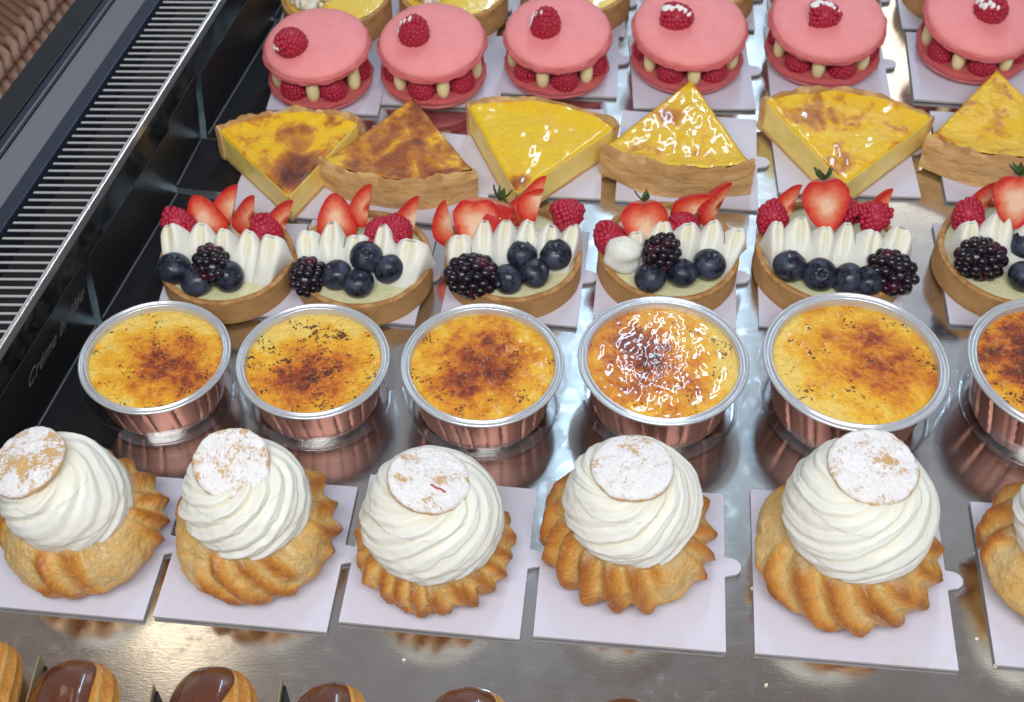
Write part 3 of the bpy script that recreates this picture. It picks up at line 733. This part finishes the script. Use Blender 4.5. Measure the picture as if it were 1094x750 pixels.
for i, (x, y, r) in enumerate(TART):
    rng = random.Random(60 + i)
    t = thing('fruit_tart', TL[i], 'fruit tart', (x, y, CZ), 0, 'berry tarts with piped cream')
    tart_shell(t, r, i)
    mb = MB(); mb.grid(lambda u, v: (r * .93 * v * math.cos(u * 2 * PI), r * .93 * v * math.sin(u * 2 * PI), 1.58 - .10 * v * v + .05 * nz(u * 9, v * 4, 0, 1, i)), 64, 12); mb.build('pistachio_filling', PIST, t)
    mbr = ruffle(t, 70 + i, **RUF[i])
    q = RUF[i]
    if i == 3:
        mbr.grid(lambda u, v: (lambda t, p: (-2.75 + 1.2 * math.cos(p) * math.cos(t) * (1 + .26 * nz(math.cos(t), math.sin(t), p, 1.4, 3) + .05 * math.sin(5 * p + 2 * t)), -1.35 + 1.05 * math.cos(p) * math.sin(t) * (1 + .24 * nz(math.sin(t), p, 0, 1.7, 4) + .05 * math.sin(5 * p + 2 * t)), 2.35 + 1.2 * math.sin(p) * (1 + .06 * nz(t, p, 0, 1, 2)), dict(groove_shade=0)))(u * 2 * PI, -PI / 2 + PI * v), 44, 28)
    mbr.build('piped_cream', CREAM, t)
    for (k, bx, by, bz) in FRONT[i]:
        if k == 'b':
            o = put('blueberry', BLUE_ME, [BLUE], t, (bx, by, bz), (R_(rng.uniform(-20, 75)), R_(rng.uniform(-40, 40)), rng.uniform(0, 6)), rng.uniform(.98, 1.14))
        else:
            big = 1.32 if i in (2, 4, 5) else 1.10
            ro = [(70, 0, 25), (70, 0, -5), (62, 0, -60), (20, 15, 10), (70, 0, 40), (60, 0, -62)][i]
            o = put('blackberry', BLACK_ME[i % 3], [BLACKB], t, (bx, by, bz), tuple(R_(a) for a in ro), big)
    for j, (k, bx, by, bz, ax, ay) in enumerate(BACK[i]):
        rot = (R_(ax), R_(ay), R_(rng.uniform(-12, 12)))
        if k == 'R': o = put('raspberry', RASP_ME[j % 2], [RASP], t, (bx, by, bz - .35), (R_(ax), R_(ay), rng.uniform(0, 6)), 1.22)
        elif k == 'S':
            o = put('strawberry', ST['whole'][j % 2], [STRAW, SCUT], t, (bx, by, bz), rot, 1.1); leaves(o, 5, i * 9 + j)
        elif k in 'HP':
            o = put('strawberry_half', ST['half'][j % 2] if k == 'H' else ST_P, [STRAW, SCUT], t, (bx, by, bz), (R_(ax), R_(ay), R_(180 if ax > 90 else rng.uniform(-10, 10))), 1.12 if ax > 90 else 1.04)
            if i in (3, 4, 5): leaves(o, 5 if i > 3 else 3, i * 9 + j)
        else: o = put('strawberry_wedge', ST['wedge'][j % 2], [STRAW, SCUT], t, (bx, by, bz - .4), (R_(ax - 8), R_(ay), R_(rng.uniform(-30, 30))), 1.05)

# ------------------------------------------------------------------ flan slices
def flan(parent, seed, R, ang, h, top_mat):
    """wedge with its point at the origin and the crust arc at +y"""
    a = ang / 2; hc = h
    mb = MB()
    def P(u, v):      # u across the angle, v along the radius
        rr = R * v; t = -a + 2 * a * u
        x, y = rr * math.sin(t), rr * math.cos(t)
        z = hc + .10 * nz(x, y, 0, .6, seed) + .05 * nz(x, y, 0, 1.9, seed) - .12 * sm(.0, .1, 1 - v) + .10 * sm(.18, .02, 1 - v)
        return x, y, z
    def top(u, v):
        v = .004 + .996 * v; x, y, z = P(u, v); e = min(u, 1 - u) * 2 * a * R * v
        return (x, y, z - .07 * sm(.14, 0, e))
    mb.grid(top, 40, 44, False, 0)
    for sgn, uu in ((-1, 0.0), (1, 1.0)):
        def side(u, v, uu=uu):
            x, y, z = top(uu, v); w = .05 * nz(x * 1.3, y * 1.3, u * 3, 1, seed)
            nx, ny = (-math.cos(a), -math.sin(a) ) if uu == 0 else (math.cos(a), -math.sin(a))
            return (x + nx * w * math.sin(PI * u), y + ny * w * math.sin(PI * u), z * (1 - u) + .28 * u)
        mb.grid(side, 10, 44, False, 1)
    mb.build('custard', [top_mat, FLANSIDE], parent)
    # crust: back wall and thin base, one pastry case
    cb = MB(); th = .34
    def wall(u, v):
        t = -a * 1.02 + 2.04 * a * v; k = u * 8
        pr = [(R - .05, .0), (R + th, .02), (R + th + .10, 1.0), (R + th + .14, hc - .1), (R + th * .9, hc + .22), (R + .18, hc + .28), (R - .06, hc + .05), (R - .10, 1.0), (R - .05, .0)]
        i = min(int(k), 7); f = k - i; rr = pr[i][0] * (1 - f) + pr[i + 1][0] * f; z = pr[i][1] * (1 - f) + pr[i + 1][1] * f
        lump = .26 * nz(t * 5, z * .9, 0, 1, seed) + .09 * nz(t * 9, z * 3.4, 2, 1, seed) + .035 * nz(t * 34, z * 7, 2, 1, seed)
        if rr > R: rr += lump
        if z > hc * .7: z += .30 * nz(t * 7, 0, 5, 1, seed) + .13 * nz(t * 22, 0, 7, 1, seed)
        return (rr * math.sin(t), rr * math.cos(t), max(z, 0), dict(edge=sm(hc * .8, hc + .2, z) * (.4 + .6 * (nz(t * 7, 0, 1, 1, seed) > 0))))
    cb.grid(wall, 24, 60, True)
    for vv in (0, 1):
        ring = [wall(k / 24, vv)[:3] for k in range(24)]; cb.add(ring, [tuple(range(24))], edge=[0] * 24)
    def bs(u, v):
        k = u * 4; t = -a + 2 * a * (v); 
        return (0, 0, 0)
    pts = [(0, 0)] + [((R) * math.sin(-a + 2 * a * k / 16), (R) * math.cos(-a + 2 * a * k / 16)) for k in range(17)]
    n = len(pts); cb.add([(px, py, 0) for px, py in pts] + [(px, py, .27) for px, py in pts], [tuple(range(n))[::-1], tuple(range(n, 2 * n))] + [(k, (k + 1) % n, n + (k + 1) % n, n + k) for k in range(n)], edge=[0] * 2 * n)
    cb.build('crust', CRUST, parent, auto=60)
# tip x,y, heading of the crust (deg from +y, counter-clockwise), radius, angle
FL = [(-19.4, 60.9, 11, 8.0, 68, 2.35), (-13.0, 71.5, 180, 8.5, 69, 2.2), (-5.2, 62.4, -7.5, 8.9, 66, 2.4), (5.7, 75.0, 174, 9.4, 60, 2.3), (15.4, 65.0, -5, 9.0, 73, 2.5), (26.7, 77.9, 175, 9.6, 60, 2.4)]
FM = [dict(brown=.50, spot=(.6, 2.0, 2.4, .42)), dict(brown=.66), dict(brown=.34, spot=(.2, .9, 1.5, .45)), dict(brown=.42, spot=(1.2, 4.2, 1.4, .3)), dict(brown=.48), dict(brown=.47)]
FLAB = ['flan slice far left, tip toward the front and scorched brown', 'flan slice with mottled brown top, its crust toward the front', 'bright yellow flan slice with a small brown patch at its front tip',
        'shiny flan slice with rough crust in front, fourth from left', 'widest flan slice, pale side face showing and streaky brown top', 'flan slice at the right edge with thick pale crust in front']
for i, (x, y, hd, Rr, an, hh) in enumerate(FL):
    t = thing('flan_slice', FLAB[i], 'flan slice', (x, y, CZ), R_(hd), 'wedges of baked custard flan')
    flan(t, 200 + i, Rr, R_(an), hh, m_flan(i + 1, **FM[i]))

# ------------------------------------------------------------------ macarons
def shell(parent, r, h, flip, seed, mat, z, tilt=(0, 0)):
    P = [(0, 0), (.86 * r, 0), (.95 * r, .01), (1.0 * r, .07), (1.025 * r, .20), (1.015 * r, .34), (.98 * r, .42), (.978 * r, .47), (.982 * r, .60), (.95 * r, .80), (.86 * r, h * .80), (.68 * r, h * .93), (.4 * r, h * .985), (0, h)]
    pr = lerp_prof(P, 52)
    def fn(u, v):
        k = v * 52; i = min(int(k), 51); f = k - i; rr = pr[i][0] * (1 - f) + pr[i + 1][0] * f; zz = pr[i][1] * (1 - f) + pr[i + 1][1] * f
        t = u * 2 * PI; foot = sm(.5, .36, zz) * sm(.80 * r, .93 * r, rr)
        rr *= 1 + .012 * nz(math.cos(t), math.sin(t), 0, 1.3, seed)
        rr += foot * (.17 * nz(math.cos(t) * 3, math.sin(t) * 3, zz * 3, 1.8, seed) + .05 * nz(math.cos(t) * 9, math.sin(t) * 9, zz * 5, 1.5, seed))
        zz += .05 * nz(rr * math.cos(t), rr * math.sin(t), 0, .55, seed) + .006 * nz(rr * math.cos(t), rr * math.sin(t), 0, 2.6, seed)
        return (rr * math.cos(t), rr * math.sin(t), -zz + h if flip else zz, dict(foot=foot))
    mb = MB(); mb.grid(fn, 110, 62)
    return mb.build('bottom_shell' if flip else 'top_shell', mat, parent, loc=(0, 0, z), rot=(tilt[0], tilt[1], 0))
MACS = [(-20.05, 74.9, 3.62, 62, (-2, -3)), (-12.2, 76.0, 3.68, 20, (-1, -2)), (-3.65, 77.8, 3.70, 45, (0, -2)), (5.5, 79.3, 3.95, 8, (1, 0)), (15.15, 80.9, 4.0, 50, (1, -1)), (25.9, 82.3, 3.95, 33, (2, 3))]
MRASP = [(-1.25, -.9), (-1.2, -.6), (-.85, -.65), (-1.65, -.25), (-1.25, -.75), (.05, -.35)]
ML = ['pink macaron far left, its raspberry lying near the left edge', 'pink macaron second from left with an upright pointed raspberry', 'pink macaron third from left with a wide rounded raspberry',
      'pink macaron fourth from left with its raspberry lying sideways', 'pink macaron fifth from left with a squarish raspberry', 'pink macaron at the right edge with a sugar crusted raspberry']
for i, (x, y, r, a0, tl) in enumerate(MACS):
    rng = random.Random(300 + i)
    t = thing('raspberry_macaron', ML[i], 'macaron', (x, y, CZ), 0, 'pink raspberry macarons')
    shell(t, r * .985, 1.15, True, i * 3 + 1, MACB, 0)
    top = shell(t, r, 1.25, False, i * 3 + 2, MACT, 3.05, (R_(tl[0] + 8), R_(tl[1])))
    for k in range(6):
        a = R_(a0 + k * 60); rb = r * .735
        o = put('raspberry', RASP_ME[k % 2], [RASP], t, (rb * math.cos(a), rb * math.sin(a), 1.10), (R_(rng.uniform(-12, 12)), R_(rng.uniform(-12, 12)), rng.uniform(0, 6)), 1.18)
        b = a + R_(30); rd = r * .83
        mb = MB(); mb.lathe(lerp_prof([(0, 0), (.26, .02), (.42, .35), (.47, .8), (.42, 1.4), (.36, 1.82), (0, 1.86)], 16), 20, dr=lambda q, z, w: (q * (1 + .05 * nz(math.cos(w), math.sin(w), z, 1, k)), z))
        mb.build('cream_dot', DOT, t, loc=(rd * math.cos(b), rd * math.sin(b), 1.05))
    mx, my = MRASP[i]
    ro = [(60, -35, 0), (12, 10, 0), (15, 5, 0), (75, 0, 70), (80, 0, 80), (60, 0, 30)][i]
    o = put('raspberry', RASP_ME[i % 2], [RASP], t, (mx, my, 4.3 if ro[0] > 40 else 4.1), tuple(R_(q) for q in ro), 1.32)
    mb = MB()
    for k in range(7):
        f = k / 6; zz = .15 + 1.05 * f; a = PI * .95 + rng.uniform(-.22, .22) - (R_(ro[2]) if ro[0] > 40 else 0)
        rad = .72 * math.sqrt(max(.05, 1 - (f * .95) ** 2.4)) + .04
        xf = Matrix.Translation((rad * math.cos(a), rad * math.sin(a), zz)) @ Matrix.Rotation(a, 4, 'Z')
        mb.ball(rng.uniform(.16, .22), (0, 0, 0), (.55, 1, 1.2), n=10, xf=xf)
    mb.build('glaze_highlight', GLAZE, o)  # white blobs on one side: glaze together with a painted highlight

# ------------------------------------------------------------------ lemon tarts at the back
LT = [(-20.3, 83.1, 4.0), (-11.8, 84.7, 4.05), (-2.8, 86.2, 4.1), (6.5, 87.8, 4.1), (16.0, 88.8, 4.1), (25.9, 89.8, 4.1)]
for i, (x, y, r) in enumerate(LT):
    rng = random.Random(400 + i)
    t = thing('lemon_tart', f'glossy yellow lemon tart behind the pink macaron {pos(i)}', 'lemon tart', (x, y, CZ), 0, 'lemon tarts in the back row')
    tart_shell(t, r, 20 + i, h=2.1)
    mb = MB(); mb.grid(lambda u, v: (r * .92 * v * math.cos(u * 2 * PI), r * .92 * v * math.sin(u * 2 * PI), 2.25 - .3 * v ** 3 + .05 * nz(u * 7, v * 3, 0, 1, i)), 64, 14); mb.build('lemon_curd', LEMON, t)
    mb = MB()
    for k in range(130):
        a = R_(rng.uniform(60, 262)); rr = r * .85 * math.sqrt(rng.uniform(.08, 1)); xx, yy = rr * math.cos(a), rr * math.sin(a)
        if xx * .75 + yy * -.65 > .9: continue
        s = rng.uniform(.22, .5)
        xf = Matrix.Translation((xx, yy, 2.3 + rng.uniform(0, .6))) @ Euler((rng.uniform(0, 6), rng.uniform(0, 6), rng.uniform(0, 6))).to_matrix().to_4x4()
        mb.grid(lambda u, v: ((lambda p, q: (s * math.cos(q) * math.cos(p) * (1 + .3 * nz(math.cos(p), q, k, 1.5)), s * .8 * math.cos(q) * math.sin(p), s * .6 * math.sin(q)))(u * 2 * PI, -PI / 2 + PI * v)), 8, 5, True, xf=xf)
    mb.build('crumble_topping', CRUMB, t)

# ------------------------------------------------------------------ chocolate eclairs at the front edge
def eclair(i, x, yb, w, lab, choc=True):
    t = thing('chocolate_eclair' if choc else 'plain_eclair', lab, 'eclair', (x, yb, 0), R_([3, 5, 7, 8, 4, 2][i % 6]), 'eclairs along the front edge')
    L = 12.5; rng = random.Random(500 + i); bm_ = m_bun(20 + i)
    def body(u, v, infl=0.0):
        s = v; e = math.sqrt(max(0, 1 - (2 * s - 1) ** 6)) if s > .0 else 0
        e = e ** .8
        t_ = u * 2 * PI; cx, cz = math.cos(t_), math.sin(t_)
        rib = .06 * math.cos(t_ * 14 + .4 * math.sin(s * 9)) * (1 if not infl else .12)
        rr = (1 + rib + .06 * nz(cx, cz, s * 3, 1.3, i)) * e
        return ((w * rr + infl * e) * cx, -L * s, 1.75 + (1.62 * rr + infl * e) * cz)
    mb = MB(); mb.grid(lambda u, v: (*body(u, v), dict(ridge=.45 + .3 * math.sin(u * 2 * PI * 14), cut=0)), 84, 60); mb.build('pastry', bm_, t)
    if choc:
        mb = MB()
        def gl(u, v):
            a0 = R_(58 + 16 * nz(v * 6, 0, 0, 1, i)); a1 = R_(196 + 8 * nz(v * 6, 3, 0, 1, i)); a = a0 + (a1 - a0) * u
            thick = .17 * math.sin(PI * min(1, max(0, u))) ** .35 + .03
            p = body(a / (2 * PI), .004 + .97 * v, thick + .03 * nz(a * 2, v * 5, 0, 1, i)); return p
        mb.grid(gl, 60, 60, False)
        o = mb.build('chocolate_glaze', CHOC, t)
        so = o.modifiers.new('thickness', 'SOLIDIFY'); so.thickness = .12; so.offset = -1
    return t
EC = [(-27.0, 29.2, 1.55, 'plain golden eclair cut by the left edge of the frame', False), (-22.7, 28.55, 2.0, 'chocolate eclair nearest the lower left corner, beside the plain golden eclair', True), (-16.4, 28.75, 2.0, 'chocolate eclair in front of the card under the second cream puff from the left', True),
      (-10.85, 28.45, 1.8, 'chocolate eclair just left of the third cream puff, only its rounded end showing', True), (-4.4, 28.75, 2.1, 'chocolate eclair below the third cream puff', True), (2.75, 28.85, 1.9, 'chocolate eclair barely showing below the fourth cream puff', True)]
for i, e in enumerate(EC): eclair(i, *e)
HO = [(-24.7, 28.3, 'black eclair tray between the plain eclair and the first chocolate eclair'), (-19.1, 27.5, 'black eclair tray between the first two chocolate eclairs'), (-13.2, 28.3, 'black eclair tray between the second and third chocolate eclairs')]
for i, (x, y, lab) in enumerate(HO):
    t = thing('eclair_tray', lab, 'paper tray', (x, y, 0), R_(4), 'black trays between the eclairs')
    mb = MB(); mb.prism([(-.05, .25), (.05, .25), (.32, -12), (-.32, -12)], .0, 1.25); mb.build('divider', BLACK, t, smooth=False)
    mb = MB(); mb.prism([(-.13, .30), (-.06, .34), (-.06, -12), (-.13, -12)], .0, 1.75 + .4 * (i == 0)); mb.build('gold_edge', Mat('dull gold card', metal=.6, rough=.4, col=(.40, .32, .20)), t, smooth=False)

# ------------------------------------------------------------------ left side of the case
DIR = R_(7.4)                                   # the wall runs a few degrees off the rows
base = Vector((-30.95, 43.5, 0)); ex = Vector((math.cos(DIR), -math.sin(DIR), 0)); ey = Vector((math.sin(DIR), math.cos(DIR), 0))
WX = Matrix(((ex.x, ey.x, 0, base.x), (ex.y, ey.y, 0, base.y), (0, 0, 1, 0), (0, 0, 0, 1)))   # local x = into the case, y = along the wall
Y0, Y1 = -30.0, 110.0
GZ = 6.0
gr = thing('vent_grille', 'long slatted metal air grille along the left side of the case', 'air grille', base + Vector((0, 0, GZ)), -DIR)
mb = MB(); k = Y0
while k < Y1:
    mb.prism([(-3.75, k - .85), (-.18, k - .10), (-.18, k + .07), (-3.75, k - .68)], -.02, .09); k += .66
mb.build('slats', SLAT, gr, smooth=False, bevel=.04)
mb = MB(); mb.box(-.22, .06, Y0, Y1, -.5, .16); mb.build('edge_strip', SLAT, gr, smooth=False, bevel=.05)
mb = MB(); mb.box(-3.9, -.25, Y0, Y1, -2.2, -2.0); mb.build('backing', DARKV, gr, smooth=False)
w = MB(); w.prism([(-.05, Y0), (.0, Y0), (.0, Y1), (-.05, Y1)], 0, 0.01)
wl = MB(); wl.add([(-.3, Y0, .01), (.0, Y0, .01), (.02, Y0, GZ - .55), (-.3, Y0, GZ - .55), (-.3, Y1, .01), (.0, Y1, .01), (.02, Y1, GZ - .55), (-.3, Y1, GZ - .55)], [(0, 1, 2, 3), (7, 6, 5, 4), (1, 5, 6, 2), (3, 2, 6, 7), (0, 3, 7, 4), (0, 4, 5, 1)])
o = wl.build('side_wall', WALLM, None, loc=base, rot=(0, 0, -DIR), smooth=False); tag(o, 'scuffed dark steel side wall below the slatted grille', 'wall')
fr = thing('case_frame', 'dark blue and grey outer frame of the display case beyond the grille', 'case frame', base + Vector((0, 0, GZ)), -DIR)
for nm, x0, x1, z0, z1, mt in (('inner_bar', -4.9, -3.95, -2.6, .25, NAVY), ('grey_panel', -7.0, -4.92, -.5, .08, GREYP), ('trim_strip', -7.75, -7.03, -.5, .20, NAVY), ('bright_trim', -7.25, -7.12, .21, .26, GREYP), ('rubber_rail', -9.5, -7.78, -2, .30, RUBBER)):
    mb = MB(); mb.box(x0, x1, Y0, Y1, z0, z1); mb.build(nm, mt, fr, smooth=False, bevel=.05)
# label cards: an upright leaf against the wall and a foot on the shelf
SG = [(40.2, 51.3, 'black folded label card with faint white script beside the creme brulees', True), (51.9, 63.3, 'black folded label card beside the berry tarts', False), (63.9, 68.8, 'short black folded label card beside the flan slices', False), (69.2, 82.6, 'black folded label card beside the pink macarons', False), (83.2, 96, 'black folded label card at the far end beside the lemon tarts', False)]
for i, (ya, yb, lab, txt) in enumerate(SG):
    yl0, yl1 = (ya - base.y) / math.cos(DIR), (yb - base.y) / math.cos(DIR); L = yl1 - yl0
    o0 = base + ey * yl0 + ex * (.55 + .12 * (i % 2))
    t = thing('label_card', lab, 'label card', o0, -DIR - R_([0, 1, -2, 1, 0][i]), 'black label cards along the side wall')
    hh = 5.35; le = .55
    mb = MB(); mb.add([(0, 0, .02), (0, L, .02), (le, L, hh), (le, 0, hh), (-.05, 0, .02), (-.05, L, .02), (le - .05, L, hh), (le - .05, 0, hh)], [(0, 1, 2, 3), (7, 6, 5, 4), (0, 3, 7, 4), (1, 5, 6, 2), (3, 2, 6, 7), (0, 4, 5, 1)])
    mb.build('upright_leaf', BLACK, t, smooth=False)
    mb = MB(); mb.prism([(.03, 0), (4.6, .1), (4.6, L - .1), (.03, L)], .012, .06); mb.build('foot', BLACK, t, smooth=False)
    mb = MB(); mb.tube([(.05, .05, .075), (.05, L - .05, .075)], .06, 8); mb.build('fold_line', FOLD, t)
    if txt:
        cu = bpy.data.curves.new('lettering', 'FONT'); cu.body = 'Crème brûlée'; cu.size = 1.2; cu.shear = .7; cu.extrude = .004; cu.space_character = 1.05
        to = bpy.data.objects.new('lettering_curve', cu); COL.objects.link(to); bpy.context.view_layer.update()
        me = bpy.data.meshes.new_from_object(to.evaluated_get(bpy.context.evaluated_depsgraph_get())); bpy.data.objects.remove(to)
        me.materials.clear(); me.materials.append(CHALK.m)
        lo = bpy.data.objects.new('lettering', me); COL.objects.link(lo); lo.parent = t
        al = math.atan2(hh, le)
        # text x -> +y, text y -> up the leaf
        up = Vector((le, 0, hh)).normalized(); rt = Vector((0, 1, 0)); nn = rt.cross(up)
        lo.matrix_local = Matrix(((rt.x, up.x, nn.x, le * .6 + .02), (rt.y, up.y, nn.y, 3.4), (rt.z, up.z, nn.z, hh * .60), (0, 0, 0, 1)))
# woven basket with bread beyond the frame
bk = thing('wicker_basket', 'brown woven basket standing outside the case at the upper left', 'basket', base + ex * -15.5 + ey * 30 + Vector((0, 0, -12)), -DIR)
mb = MB()
for q in range(0, 96):
    yq = -34 + q * .86
    mb.tube([(4.5 - 1.05 * zq + .25 * math.sin(zq * 1.1), yq, zq) for zq in np.linspace(0, 11, 12)], .42, 6)
mb.build('stakes', WICKD, bk)
mb = MB()
for row, zr in enumerate((7.4, 8.8)):
    for ph in (0, 1):
        mb.tube([(4.5 - 1.05 * (zr + .55 * math.sin(q * PI / 3 + ph * PI)) + .45 * math.cos(q * PI / 3 + ph * PI) + .35, -34 + q * .43, zr + .55 * math.sin(q * PI / 3 + ph * PI + row)) for q in range(0, 192)], .40, 7)
mb.build('weave', WICK, bk)
br = MB(); br.grid(lambda u, v: (-12.0 + 5.0 * math.sqrt(max(0, 1 - (2 * v - 1) ** 4)) * math.cos(u * 2 * PI), -20 + 56 * v, 11.5 + 4.5 * math.sqrt(max(0, 1 - (2 * v - 1) ** 4)) * math.sin(u * 2 * PI)), 32, 30)
tag(br.build('bread_loaf', BREAD, None, loc=bk.location, rot=(0, 0, -DIR)), 'toasted orange brown loaf lying in the woven basket', 'bread')

# ------------------------------------------------------------------ crumbs on the steel
rng = random.Random(9)
cm_ = MB()
for (cx, cy) in ((19.9, 34.6), (20.6, 33.2), (9.5, 31.2), (9.0, 36.5), (-8, 31.0)):
    mb = MB(); mb.ball(.09, (0, 0, .07), (1.3, 1, .8), n=7); o = mb.build('crumb', CRUMB, loc=(cx, cy, 0), rot=(0, 0, rng.uniform(0, 6)))
    tag(o, 'tiny pale crumb on the bare steel shelf', 'crumb', 'crumbs on the shelf')

# ------------------------------------------------------------------ light
w = bpy.data.worlds.new('World'); sc.world = w; w.use_nodes = True
nt = w.node_tree; bg = nt.nodes['Background']
tc = nt.nodes.new('ShaderNodeTexCoord'); ns = nt.nodes.new('ShaderNodeTexNoise'); nt.links.new(tc.outputs['Generated'], ns.inputs['Vector'])
ns.inputs['Scale'].default_value = 1.6; ns.inputs['Detail'].default_value = 3
rp = nt.nodes.new('ShaderNodeValToRGB'); nt.links.new(ns.outputs['Fac'], rp.inputs[0])
rp.color_ramp.elements[0].position = .36; rp.color_ramp.elements[0].color = (.15, .118, .10, 1)
rp.color_ramp.elements[1].position = .66; rp.color_ramp.elements[1].color = (.42, .48, .56, 1)
nt.links.new(rp.outputs[0], bg.inputs[0]); bg.inputs[1].default_value = 1.0
def area(name, loc, target, sx, sy, power, col):
    l = bpy.data.lights.new(name, 'AREA'); l.shape = 'RECTANGLE'; l.size = sx; l.size_y = sy; l.energy = power; l.color = col
    o = bpy.data.objects.new(name, l); COL.objects.link(o); o.location = loc
    d = Vector(target) - Vector(loc); o.rotation_euler = d.to_track_quat('-Z', 'Y').to_euler()
    return o
area('case_lamp', (0, -20, 110), (0, 46, 0), 110, 34, 112000, (1, .985, .96))
o = area('ceiling_tube', (16.5, 216, 150), (16.5, 216, 0), 5.0, 145, 100000, (.52, .78, 1.0)); o.rotation_euler = (0, 0, -math.atan(.115))
area('warm_lamp', (75, 285, 150), (15, 70, 0), 50, 60, 12000, (1, .80, .52))
area('warm_side_lamp', (-72, 118, 150), (-15, 40, 0), 14, 26, 2300, (1, .84, .6))

# ------------------------------------------------------------------ camera
cam = bpy.data.cameras.new('camera'); co = bpy.data.objects.new('camera', cam); COL.objects.link(co)
cam.sensor_width = 36; cam.lens = 36 * 1425.22 / 1094; cam.clip_start = 1; cam.clip_end = 3000
CAMR = ((0.996168, -0.065648, 0.057787), (0.087459, 0.747747, -0.658199), (0.0, 0.66073, 0.750623))
co.matrix_world = Matrix.Translation((0, 0, 58.6585)) @ Matrix(CAMR).to_4x4()
sc.camera = co
cam.dof.use_dof = True; cam.dof.focus_distance = 68; cam.dof.aperture_fstop = .165
sc.view_settings.view_transform = 'Standard'; sc.view_settings.look = 'None'; sc.view_settings.exposure = 0.32; sc.view_settings.gamma = 1
